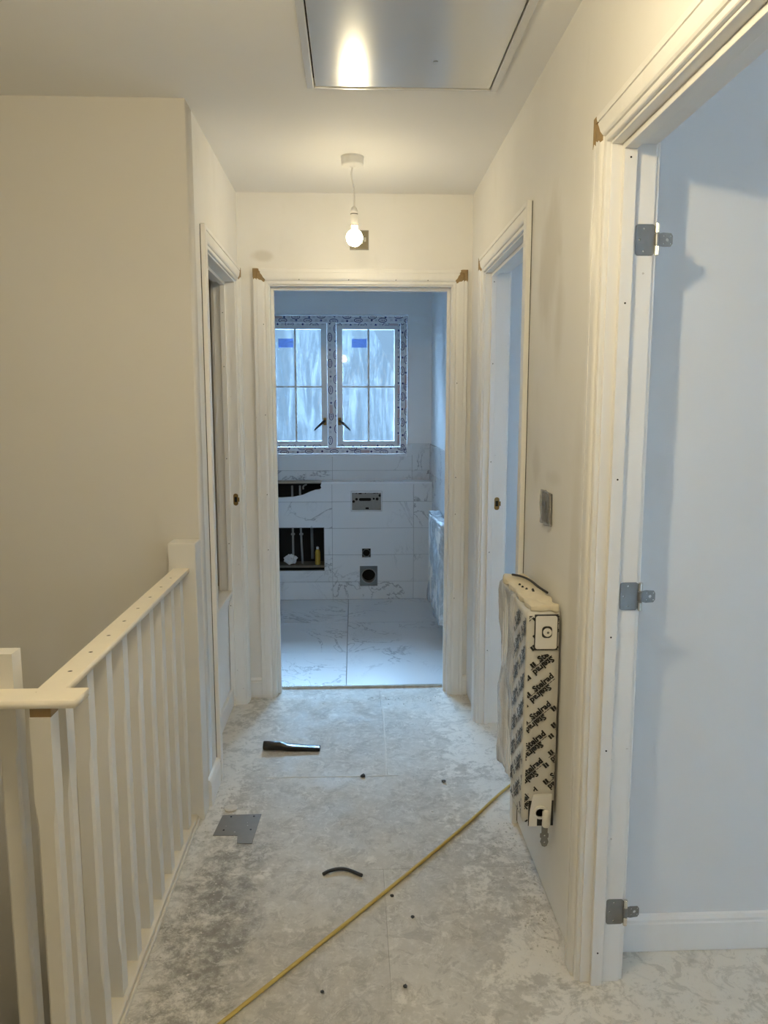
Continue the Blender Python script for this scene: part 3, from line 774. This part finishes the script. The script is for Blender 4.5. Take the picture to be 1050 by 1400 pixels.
rb = tag(empty('wrapped_radiator'), 'radiator in clear crinkled film on the bathroom right wall', 'radiator')
radiator_body(rb, .492, .566, 4.30, 4.98, .16, .755)
wrinkled_box('film', .486, .572, 4.29, 4.99, .15, .765, (4, 36, 40), .020, 11, 'bathwrap', rb, 8, .014)

# ------------------------------------------------------------------ things on the hall floor
def nozzle():
    bm = bmesh.new(); secs = []
    #   s along, half width, half height, z centre, roundness
    for s, wy, hz_, zc, rd in ((0, .019, .0185, .0190, 1), (.004, .0195, .019, .0192, 1), (.070, .0190, .0185, .0187, 1), (.088, .0185, .0155, .0160, .7), (.105, .0175, .0120, .0125, .35), (.17, .0155, .0100, .0104, .25), (.236, .0140, .0085, .0088, .2), (.240, .0135, .0078, .0088, .2)):
        ring = []
        for k in range(24):
            a = 2 * math.pi * k / 24; ca, sa = math.cos(a), math.sin(a)
            e = 1 if rd > .9 else rd; px = math.copysign(abs(ca) ** e, ca); pz = math.copysign(abs(sa) ** e, sa)
            ring.append(bm.verts.new((s, wy * px, zc + hz_ * pz)))
        secs.append(ring)
    for a, b in zip(secs, secs[1:]):
        for k in range(24): bm.faces.new((a[k], a[(k + 1) % 24], b[(k + 1) % 24], b[k]))
    inn = [bm.verts.new((0, .016 * math.cos(2 * math.pi * k / 24), .019 + .0155 * math.sin(2 * math.pi * k / 24))) for k in range(24)]
    dep = [bm.verts.new((.05, .014 * math.cos(2 * math.pi * k / 24), .019 + .0135 * math.sin(2 * math.pi * k / 24))) for k in range(24)]
    for a, b in ((secs[0], inn), (inn, dep)):
        for k in range(24): bm.faces.new((a[k], b[k], b[(k + 1) % 24], a[(k + 1) % 24]))
    bm.faces.new(dep); bm.faces.new(secs[-1])
    return bm
nz = obj('vacuum_nozzle', nozzle(), 'black', None, True)
nz.location = (-.388, 3.045, .0005); nz.rotation_euler = (0, 0, R(-4))
tag(nz, 'black plastic vacuum crevice nozzle lying on the hall floor', 'nozzle')

bm = bmesh.new(); tube(bm, spline([(-1.0, .80, .006), (-.62, 1.24, .006), (-.314, 1.605, .006), (-.112, 1.840, .006), (.071, 2.052, .006), (.272, 2.292, .006), (.42, 2.475, .006), (.556, 2.652, .006), (.75, 2.86, .006), (.95, 3.0, .006)], 10), .0052, 12)
tag(obj('yellow_hose', bm, 'hose', None, True), 'thin yellow hose lying diagonally across the hall floor', 'hose')

def rstrip():
    bm = bmesh.new(); pts = spline([(-.102, 2.163, .006), (-.085, 2.178, .006), (-.055, 2.188, .006), (-.025, 2.182, .006), (.018, 2.152, .006)], 6)
    tube(bm, pts, [.0052] * len(pts), 8); return bm
tag(obj('rubber_offcut', rstrip(), 'rubber', None, True), 'short curved offcut of black rubber cable on the floor', 'offcut')

bm = bmesh.new(); lathe(bm, [(.024, 0.0003), (.025, .003), (.022, .0055), (.010, .0062), (.0005, .0060)], (-.450, 2.572, 0), 28)
tag(obj('dusty_disc', bm, 'rubble', None, False), 'round plaster-covered disc on the floor by the newel post', 'disc')
def chip(x, y, r, label, mat='rubber', seed=0):
    bm = bmesh.new(); bmesh.ops.create_icosphere(bm, subdivisions=1, radius=r)
    for v in bm.verts:
        v.co *= 1 + .5 * noise.noise(v.co * 90 + Vector((seed, 0, 0))); v.co.z = v.co.z * .55
    zmin = min(v.co.z for v in bm.verts); bmesh.ops.translate(bm, verts=bm.verts[:], vec=(x, y, -zmin + .0003))
    tag(obj('debris_chip', bm, mat), label, 'debris', 'small chips on the hall floor')
chip(.340, 2.735, .0095, 'black chip on the floor between the nozzle and the radiator', seed=1)
chip(.028, 2.79, .011, 'dark crumb by the board joint below the nozzle', seed=2)
chip(.105, 2.055, .006, 'tiny dark chip lying against the yellow hose', seed=3)
chip(.160, 1.96, .006, 'tiny dark chip just past the yellow hose, toward the right wall', seed=4)
chip(.12, 1.70, .006, 'tiny dark chip low in the picture, right of the hose', seed=5)
chip(-.085, 1.69, .005, 'tiny dark chip beside the lower part of the hose', seed=6)
# crumbs swept against the walls: too many to count
bm = bmesh.new()
for i in range(520):
    side = random.random()
    if side < .36: x, y = random.uniform(-.545, -.40), random.uniform(1.5, 2.75)
    elif side < .72: x, y = XR - abs(random.gauss(0, .05)) - .004, random.uniform(1.75, 2.45)
    elif side < .86: x, y = random.uniform(-.5, .53), YE - .03 - abs(random.gauss(0, .05))
    else: x, y = random.uniform(-.5, .5), random.uniform(1.5, 3.4)
    r = random.uniform(.0009, .0030)
    mtx = Matrix.Translation((x, y, r * .35)) @ Matrix.Rotation(random.uniform(0, 6), 4, 'Z') @ Matrix.Diagonal((1.6, 1, .55, 1))
    bmesh.ops.create_icosphere(bm, subdivisions=1, radius=r, matrix=mtx)
cr = obj('plaster_crumbs', bm, 'rubble', slab); tag(cr, 'scattered pale plaster crumbs', kind='stuff')

# ------------------------------------------------------------------ bathroom
BF = .012                      # finished floor level
BY = 5.53                      # face of the boxed ledge
BW = 5.72                      # main wall face above the ledge
BXL, BXR = -1.30, .585
LZ = .886
bfl = boxo('floor', (BXL - .1, BXR + .1, 3.752, 5.9, -.2, .003), 'grout')
structure(bfl, 'pale marble-look tiled bathroom floor with one dark joint down the middle', 'floor')
ys = [3.753, 4.292, 4.908, BY]
g = .0018
for xa, xb in ((BXL, -.046), (-.046, BXR)):
    for ya, yb in zip(ys, ys[1:]):
        boxo('floor_tile', (xa + g, xb - g, ya + g, yb - g * .6, .003, BF), 'ftile', bfl, .0008)
structure(boxo('trim_3', (-.388, .462, 3.7475, 3.7525, -.001, BF + .0005), 'chrome'), 'thin metal threshold edge at the bathroom doorway', 'trim')

# outer walls of the bathroom
wz = rect(-.735, .412, 1.082, 2.122)
wall('wall_bathroom_window', rect(BXL - .1, BXR + .1, .80, CZ + .02), [wz], .22, XZ(BW), 'bathwall', 'white bathroom wall around the window')
wall('wall_bathroom_left', rect(3.745, 6.0, -.2, CZ + .02), [], -T, YZ(BXL), 'bathwall', 'left bathroom wall hidden by the door frame')
wr = wall('wall_bathroom_right', rect(3.745, 6.0, -.2, CZ + .02), [], T, YZ(BXR), 'bathwall', 'right bathroom wall, half tiled, behind the wrapped radiator')

# boxed ledge hiding the cistern
ledge = structure(empty('wall_ledge'), 'marble-tiled boxed ledge under the bathroom window with service openings', 'wall')
hole = rect(-.72, -.224, .236, .556)
flush = rect(-.022, .204, .680, .826)
waste = rect(.058, .120, .332, .396)
soil = rect(.041, .170, .115, .264)
curve_cut = [(-.80, .8865), (-.80, .800), (-.62, .784), (-.53, .783), (-.44, .788), (-.375, .802), (-.32, .826), (-.285, .838), (-.252, .842), (-.240, .853), (-.247, .870), (-.240, .8865)]
board = plate('backing_board', [(BXL, -.02), (BXR, -.02), (BXR, LZ - .012)] + [(-.240, LZ - .012)] + [(x, min(z, LZ - .012)) for x, z in reversed(curve_cut)][1:] + [(BXL, LZ - .012)],
      [hole, flush, waste, soil], .018, XZ(BY + .0095), 'ply', ledge)
gro = plate('grout_bed', [(BXL, -.02), (BXR, -.02), (BXR, LZ - .004)] + [(-.238, LZ - .004)] + [(x, min(z, LZ - .004)) for x, z in reversed(curve_cut)][1:] + [(BXL, LZ - .004)],
      [rect(-.72, -.222, .234, .558), flush, waste, soil], .002, XZ(BY + .0075), 'grout', ledge)
def cut_rect(a, holes):
    """a tile rectangle minus axis-aligned rectangles -> list of rectangles"""
    out = [a]
    for h in holes:
        nx = []
        for r0 in out:
            x0, x1, z0, z1 = r0; hx0, hx1, hz0, hz1 = h
            if hx1 <= x0 or hx0 >= x1 or hz1 <= z0 or hz0 >= z1: nx.append(r0); continue
            if hz0 > z0: nx.append((x0, x1, z0, hz0))
            if hz1 < z1: nx.append((x0, x1, hz1, z1))
            m0, m1 = max(z0, hz0), min(z1, hz1)
            if hx0 > x0: nx.append((x0, hx0, m0, m1))
            if hx1 < x1: nx.append((hx1, x1, m0, m1))
        out = nx
    return out
holes_r = [(-.72, -.222, .234, .558), (-.024, .206, .678, .828), (.056, .122, .330, .398), (.039, .172, .113, .266)]
rows = [BF, .147, .352, .552, .750, LZ]
cols = [BXL, -.765, -.163, .440, BXR]
tg = .0012
for z0, z1 in zip(rows, rows[1:]):
    for x0, x1 in zip(cols, cols[1:]):
        a = (x0 + tg, x1 - tg, z0 + tg, z1 - tg)
        if z1 == LZ and x0 < -.2 and x1 < 0:      # tiles broken along the curved cut
            if x1 < -.7:
                pts = [(a[0], a[2]), (a[1], a[2]), (a[1], .797), (-.80, .800), (-.80, a[3]), (a[0], a[3])]
            else:
                pts = [(a[0], a[2]), (a[1], a[2]), (a[1], a[3])] + [(x, min(z, a[3])) for x, z in reversed(curve_cut)][:-2] + [(a[0], .796)]
            plate('tile', pts, [], .0075, XZ(BY), 'tile', ledge); continue
        bm = bmesh.new()
        for r0 in cut_rect(a, holes_r): box(bm, r0[0], r0[1], BY, BY + .0075, r0[2], r0[3])
        obj('tile', bm, 'tile', ledge)
# ledge top: white trim and tiles, broken away over the curved cut
boxo('ledge_top', (-.240, BXR, BY + .004, BW, LZ - .008, LZ + .008), 'tile', ledge)
boxo('ledge_top', (BXL, -.80, BY + .004, BW, LZ - .008, LZ + .008), 'tile', ledge)
boxo('edge_trim', (-.240, BXR, BY - .003, BY + .004, LZ - .004, LZ + .0095), 'upvc', ledge, .001)
boxo('ledge_board', (-.80, -.240, BY + .06, BW, LZ - .006, LZ + .006), 'ply', ledge)
boxo('cavity_back', (BXL, BXR, BW - .012, BW, 0, LZ - .01), 'dark', ledge)  # near-black sheet stands in for the shade deep in the cavity
boxo('cavity_base', (-.80, -.15, BY + .03, BW - .012, .250, .268), 'darkply', ledge)
boxo('stud', (-.20, -.14, BY + .03, BW - .012, 0, LZ - .02), 'darkply', ledge)
boxo('metal_trim', (-.226, -.222, BY - .001, BY + .02, .234, .558), 'steel', ledge)
boxo('metal_trim', (-.72, -.222, BY - .001, BY + .02, .232, .236), 'steel', ledge)
boxo('metal_trim', (-.72, -.222, BY - .001, BY + .02, .556, .560), 'steel', ledge)
# pipes in the cavity
for x, dx in ((-.462, .0), (-.392, .012)):
    bm = bmesh.new(); tube(bm, [(x, BY + .10, .268), (x - dx * .5, BY + .10, .42), (x - dx, BY + .10, .60), (x - dx, BY + .10, .86)], .008, 10)
    p = obj('water_pipe', bm, 'pipe', None, True); tag(p, 'pale water pipe in the wall opening, %s' % ('nearer the yellow bottle' if dx else 'nearer the door frame'), 'pipe', 'pipes in the wall opening')
    bm = bmesh.new(); box(bm, x - dx * .6 - .014, x - dx * .6 + .014, BY + .088, BY + .112, .488, .500, .002); obj('pipe_clip', bm, 'pipe', p)
bm = bmesh.new(); tube(bm, [(-.318, BY + .12, .30), (-.32, BY + .12, .45), (-.322, BY + .12, .58)], .011, 10); tag(obj('waste_pipe', bm, 'greypl', None, True), 'dark grey pipe at the back of the wall opening', 'pipe')
yb = tag(empty('yellow_bottle', (-.276, BY + .06, .268)), 'small yellow bottle with pale cap standing in the wall opening', 'bottle')
bm = bmesh.new(); lathe(bm, [(.018, 0), (.0195, .004), (.0195, .095), (.014, .112), (.010, .116)], (0, 0, 0), 20); obj('bottle_body', bm, 'yellow', yb, True)
bm = bmesh.new(); lathe(bm, [(.010, .1165), (.010, .132), (.006, .137)], (0, 0, 0), 16); obj('cap', bm, 'rag', yb, True)
bm = bmesh.new(); bmesh.ops.create_icosphere(bm, subdivisions=3, radius=.052)
for v in bm.verts:
    d = v.co.normalized(); v.co *= 1 + .55 * (noise.turbulence(d * 2.2, 3, True) - .5); v.co.z *= .75; v.co.y *= .6
zm = min(v.co.z for v in bm.verts); bmesh.ops.translate(bm, verts=bm.verts[:], vec=(-.480, BY + .055, .2685 - zm))
tag(obj('crumpled_rag', bm, 'rag'), 'crumpled white rag lying in the wall opening', 'rag')
bm = bmesh.new(); tube(bm, spline([(-.36, BY + .15, .862), (-.372, BY + .11, .860), (-.38, BY + .09, .850), (-.378, BY + .085, .835)], 6), .006, 8)
tag(obj('cable_hook', bm, 'pipe', None, True), 'pale bent pipe end in the curved broken opening', 'pipe')
# cistern frame box for the flush plate
fp = tag(empty('flush_frame'), 'grey metal flush-plate frame with dark holes in the tiled ledge', 'flush plate')
plate('frame_plate', rect(-.018, .200, .684, .822), [rrect(.036, .126, .752, .774, .010), circle(.018, .765, .010), circle(.145, .768, .008), circle(.170, .766, .011), circle(-.004, .748, .010), circle(.190, .792, .010), rect(.012, .020, .805, .813), rect(.034, .056, .803, .812), rect(.080, .087, .805, .813), rect(.140, .160, .806, .811), rect(.168, .174, .805, .813), rect(.084, .108, .690, .704)], .004, XZ(BY + .022), 'steel', fp)
boxo('recess', (-.018, .200, BY + .06, BY + .07, .684, .822), 'dark', fp)
plate('rim', rect(-.0215, .2035, .6805, .8255), [rect(-.016, .198, .686, .816)], -.024, XZ(BY + .022), 'upvc', fp)
sp = tag(empty('soil_pipe'), 'grey round soil pipe socket in a square cut-out low on the tiled wall', 'pipe')
plate('backing', rect(.0415, .1695, .1155, .2635), [circle(.106, .192, .050, 28)], .004, XZ(BY + .006), 'greypl', sp)
bm = bmesh.new(); lathe(bm, [(.050, .07), (.050, -.004), (.054, -.006), (.0565, -.002), (.0565, .005), (.052, .006)], (.106, BY, .190), 36, 'Y', False); obj('pipe_ring', bm, 'pipe', sp, False)
bm = bmesh.new(); lathe(bm, [(.0005, .071), (.0495, .071)], (.106, BY, .190), 28, 'Y', False); obj('pipe_depth', bm, 'dark', sp)
wp = tag(empty('waste_outlet'), 'small dark waste outlet hole above the soil pipe', 'outlet')
boxo('recess', (.0585, .1195, BY + .03, BY + .036, .3325, .3955), 'dark', wp)
bm = bmesh.new(); lathe(bm, [(.026, .028), (.026, .004), (.030, .002), (.030, .02)], (.089, BY, .362), 24, 'Y', False); obj('outlet_ring', bm, 'greypl', wp)

# tiled band above the ledge and on the right wall
band = structure(boxo('wall_tiled_band', (BXL, BXR, BW - .0035, BW, LZ + .008, 1.082), 'grout'), 'low marble-tiled band between ledge and window', 'wall')
for x0, x1 in zip(cols, cols[1:]):
    boxo('tile', (x0 + tg, x1 - tg, BW - .0105, BW - .0035, LZ + .008, .966 - tg), 'tile', band)
    if x0 < .43: boxo('tile', (x0 + tg, min(x1, .440) - tg, BW - .0105, BW - .0035, .966 + tg, 1.070), 'tile', band)
boxo('tile', (.440 + tg, BXR, BW - .0105, BW - .0035, .966 + tg, 1.170), 'tile', band)
boxo('tile', (.400, .440 - tg, BW - .0105, BW - .0035, 1.071, 1.170), 'tile', band)
boxo('edge_trim', (BXL, .400, BW - .013, BW + .05, 1.0705, 1.083), 'upvc', band, .001)
rt = .0  # right wall tiles
rows2 = [BF, .147, .352, .552, .750, .954, 1.165]
ysr = [3.80, 4.33, 4.93, BY - .002]
for z0, z1 in zip(rows2, rows2[1:]):
    for ya, yb2 in zip(ysr, ysr[1:]):
        boxo('tile', (BXR - .0105, BXR - .001, ya + tg, yb2 - tg, z0 + tg, z1 - tg), 'tile', wr)
for z0, z1 in ((LZ + .012, .954), (.954, 1.165)):
    boxo('tile', (BXR - .0105, BXR - .001, BY + tg, BW - .011, z0 + tg, z1 - tg), 'tile', wr)

# ------------------------------------------------------------------ bathroom window
win = structure(empty('window_1'), 'white casement window in printed protective tape with hazy film over its panes', 'window')
WY = BW + .075                                    # inside face of the window frame
WX0, WX1, WZ0, WZ1 = -.735, .412, 1.082, 2.122
# reveal lining
boxo('reveal', (WX1 - .006, WX1, BW - .001, WY, WZ0, WZ1), 'upvc', win); boxo('reveal', (WX0, WX0 + .006, BW - .001, WY, WZ0, WZ1), 'upvc', win)
boxo('reveal', (WX0 + .006, WX1 - .006, BW - .001, WY, WZ1 - .006, WZ1), 'upvc', win)
boxo('window_sill', (WX0 + .006, WX1 - .006, BW + .051, WY, WZ0, WZ0 + .006), 'upvc', win)
FX0, FX1, FZ0, FZ1 = WX0 + .006, WX1 - .006, WZ0 + .006, WZ1 - .006
fwid = .050; mx0, mx1 = -.196, -.128
frm = [('frame_head', (FX0, FX1, FZ1 - fwid, FZ1)), ('frame_sill', (FX0, FX1, FZ0, FZ0 + fwid)), ('frame_jamb', (FX0, FX0 + fwid, FZ0 + fwid, FZ1 - fwid)), ('frame_jamb', (FX1 - fwid, FX1, FZ0 + fwid, FZ1 - fwid)), ('mullion', (mx0, mx1, FZ0 + fwid, FZ1 - fwid))]
def ell(bm, cx_, cz_, a, b, y, ring=.0022, n=18):
    o = [(cx_ + a * math.cos(2 * math.pi * i / n), cz_ + b * math.sin(2 * math.pi * i / n)) for i in range(n)]
    q = [(cx_ + (a - ring * 1.5) * math.cos(2 * math.pi * i / n), cz_ + (b - ring * 1.5) * math.sin(2 * math.pi * i / n)) for i in range(n)]
    vo = [bm.verts.new((x, y, z)) for x, z in o]; vi = [bm.verts.new((x, y, z)) for x, z in q]
    for i in range(n): bm.faces.new((vo[i], vo[(i + 1) % n], vi[(i + 1) % n], vi[i]))
    # squiggle of letters inside
    horiz = a > b; L = (a if horiz else b) * .55
    for k in range(4):
        u = -L + 2 * L * (k + .5) / 4; hh = (b if horiz else a) * .32 * (1 if k % 2 else .7); wq = L * .13
        pts = [(u - wq, -hh), (u + wq, -hh), (u + wq + .002, hh), (u - wq + .002, hh)]
        if not horiz: pts = [(-p[1], p[0]) for p in pts]
        bm.faces.new([bm.verts.new((cx_ + p[0], y, cz_ + p[1])) for p in pts])
def prints(rng, dims, parent, y, seed):
    """printed logos along one taped member: ovals, dots and small marks, clipped to the tape"""
    x0, x1, z0, z1 = dims; rr = random.Random(seed)
    horiz = (x1 - x0) > (z1 - z0)
    bm = bmesh.new(); gm = bmesh.new(); pk = bmesh.new()
    L0, L1, c0, c1 = (x0, x1, z0, z1) if horiz else (z0, z1, x0, x1)
    lanes = [.30, .95] if (c1 - c0) > .03 else [.25]
    P2 = (lambda a, b: (a, b)) if horiz else (lambda a, b: (b, a))
    for li, ln in enumerate(lanes):
        u = L0 + rr.uniform(-.02, .05) + li * .095; c = c0 + (c1 - c0) * ln
        while u < L1 + .03:
            cc = c + rr.uniform(-.004, .004)
            px, pz = P2(u, cc); ell(bm, px, pz, *((.033, .0175) if horiz else (.0175, .033)), y, .0036)
            q = P2(u + .10, cc); r = .0095
            bm.faces.new([bm.verts.new((q[0] + dx * r, y, q[1] + dz * r)) for dx, dz in ((-1, 0), (0, -1), (1, 0), (0, 1))])
            for du in (.055, .125):
                for j in range(2):
                    w0, w1 = cc - .005 + j * .009, cc - .002 + j * .009
                    gm.faces.new([gm.verts.new((x, y, z)) for x, z in (P2(u + du, w0), P2(u + du + .020, w0), P2(u + du + .020, w1), P2(u + du, w1))])
            if rr.random() < .25:
                pk.faces.new([pk.verts.new((x, y - .0003, z)) for x, z in (P2(u + .02, cc - .012), P2(u + .085, cc - .012), P2(u + .085, cc + .012), P2(u + .02, cc + .012))])
            u += .19 + rr.uniform(-.008, .008)
    for b, mt, nm in ((bm, 'navy', 'printed_logos'), (gm, 'greyprint', 'printed_marks'), (pk, 'pinkprint', 'printed_notes')):
        for co, no in (((x0, 0, 0), (-1, 0, 0)), ((x1, 0, 0), (1, 0, 0)), ((0, 0, z0), (0, 0, -1)), ((0, 0, z1), (0, 0, 1))):
            bmesh.ops.bisect_plane(b, geom=b.verts[:] + b.edges[:] + b.faces[:], plane_co=co, plane_no=no, clear_outer=True)
        if b.faces: o = obj(nm, b, mt, parent); o['kind'] = 'stuff'
        else: b.free()
for i, (nm, (a, b, c, d)) in enumerate(frm):
    o = boxo(nm, (a, b, WY, WY + .06, c, d), 'upvc', win, .002)
    boxo('tape', (a + .003, b - .003, WY - .0006, WY, c + .003, d - .003), 'tape', o)
    prints(None, (a + .003, b - .003, c + .003, d - .003), o, WY - .0010, 11 + i)
sash_dims = [(FX0 + fwid, mx0), (mx1, FX1 - fwid)]
SW = .046
for si, (a, b) in enumerate(sash_dims):
    z0, z1 = FZ0 + fwid, FZ1 - fwid; ysf = WY - .006
    sash = plate('sash', rect(a + .003, b - .003, z0 + .003, z1 - .003), [rect(a + SW, b - SW, z0 + SW, z1 - SW)], .05, XZ(ysf), 'upvc', win)
    # printed tape on the outer lip of the sash
    for j, dm in enumerate(((a + .004, b - .004, z1 - .020, z1 - .004), (a + .004, b - .004, z0 + .004, z0 + .020), (b - .022, b - .004, z0 + .022, z1 - .022) if si else (a + .004, a + .022, z0 + .022, z1 - .022))):
        prints(None, dm, sash, ysf - .0008, 40 + si * 7 + j)
    gx0, gx1, gz0, gz1 = a + SW, b - SW, z0 + SW, z1 - SW
    boxo('pane', (gx0, gx1, ysf + .022, ysf + .026, gz0, gz1), 'glass', sash)
    gxm, gzm = (gx0 + gx1) / 2, gz0 + (gz1 - gz0) * .49
    boxo('glazing_bar', (gxm - .007, gxm + .007, ysf + .018, ysf + .0218, gz0, gz1), 'upvc', sash)
    boxo('glazing_bar', (gx0, gx1, ysf + .017, ysf + .0178, gzm - .006, gzm + .006), 'upvc', sash)
    # loose film hanging outside the glass, cut off along a slant on the right sash
    bm = bmesh.new(); nx, nzz = 40, 44
    vs = {}
    for i in range(nx + 1):
        for k in range(nzz + 1):
            u, v = i / nx, k / nzz
            x = gx0 - .01 + (gx1 - gx0 + .02) * u; z = gz0 - .01 + (gz1 - gz0 + .02) * v
            yy = ysf + .060 + .012 * noise.noise(Vector((x * 22 + z * 4, si * 5, z * 2.0))) + .006 * noise.noise(Vector((x * 60 - z * 14, 3, z * 9)))
            vs[i, k] = bm.verts.new((x, yy, z))
    for i in range(nx):
        for k in range(nzz):
            if si == 1 and (i + .5) / nx > .62 + (1 - (k + .5) / nzz) * .95 - .02: continue
            bm.faces.new((vs[i, k], vs[i + 1, k], vs[i + 1, k + 1], vs[i, k + 1]))
    loose = [v for v in bm.verts if not v.link_faces]
    bmesh.ops.delete(bm, geom=loose, context='VERTS')
    obj('protective_film', bm, 'winfilm', sash, True)
    sx = gx0 + (.035 if si == 0 else .060); sx = gxm - .125
    stk = boxo('glass_sticker', (sx, sx + .112, ysf + .0208, ysf + .0216, gz1 - .135, gz1 - .070), 'sticker', sash)
    # handle
    hx = (mx0 - .022) if si == 0 else (mx1 + .022); sg = -1 if si == 0 else 1
    bm = bmesh.new(); box(bm, hx - .012, hx + .012, ysf - .012, ysf - .0002, 1.305, 1.362, .004); ho = obj('handle', bm, 'brass', sash); tag(ho, 'brass-backed black window handle')
    bm = bmesh.new(); tube(bm, [(hx, ysf - .014, 1.338), (hx + sg * .006, ysf - .036, 1.334), (hx + sg * .03, ysf - .040, 1.315), (hx + sg * .075, ysf - .040, 1.272), (hx + sg * .082, ysf - .038, 1.266)], [.009, .010, .0095, .006, .002], 12); obj('handle_lever', bm, 'black', ho, True)

# windows that let daylight into the other rooms (open frames in their walls)
def plain_window(n, m4, u0, u1, v0, v1, label):
    wn = structure(empty('window_%d' % n), label, 'window')
    plate('frame', rect(u0, u1, v0, v1), [rect(u0 + .05, (u0 + u1) / 2 - .03, v0 + .05, v1 - .05), rect((u0 + u1) / 2 + .03, u1 - .05, v0 + .05, v1 - .05)], .05, m4, 'upvc', wn)
    plate('pane', rect(u0 + .05, u1 - .05, v0 + .05, v1 - .05), [], .004, m4 @ Matrix.Translation((0, 0, .02)), 'glass', wn)
plain_window(2, YZ(3.64), -1.08, -.72, 1.32, 1.68, 'bedroom window behind the camera')
plain_window(3, XZ(3.685), 2.15, 3.05, 1.05, 1.95, 'window of the room behind the far right doorway')

# ------------------------------------------------------------------ house added outside the bathroom window to dim its panes
nb = tag(empty('pane_dimming_house'), 'added dark house that dims the view through the filmed bathroom window', 'house')
boxo('house_wall', (-6, 5, 13.0, 20, -2.8, 4.8), 'render', nb)
boxo('eaves', (-6.3, 5.3, 12.75, 20.2, 4.8, 5.0), 'slate', nb)
structure(boxo('floor', (-40, 40, -40, 40, -2.95, -2.75), 'slate'), 'dark ground outside the house', 'ground')
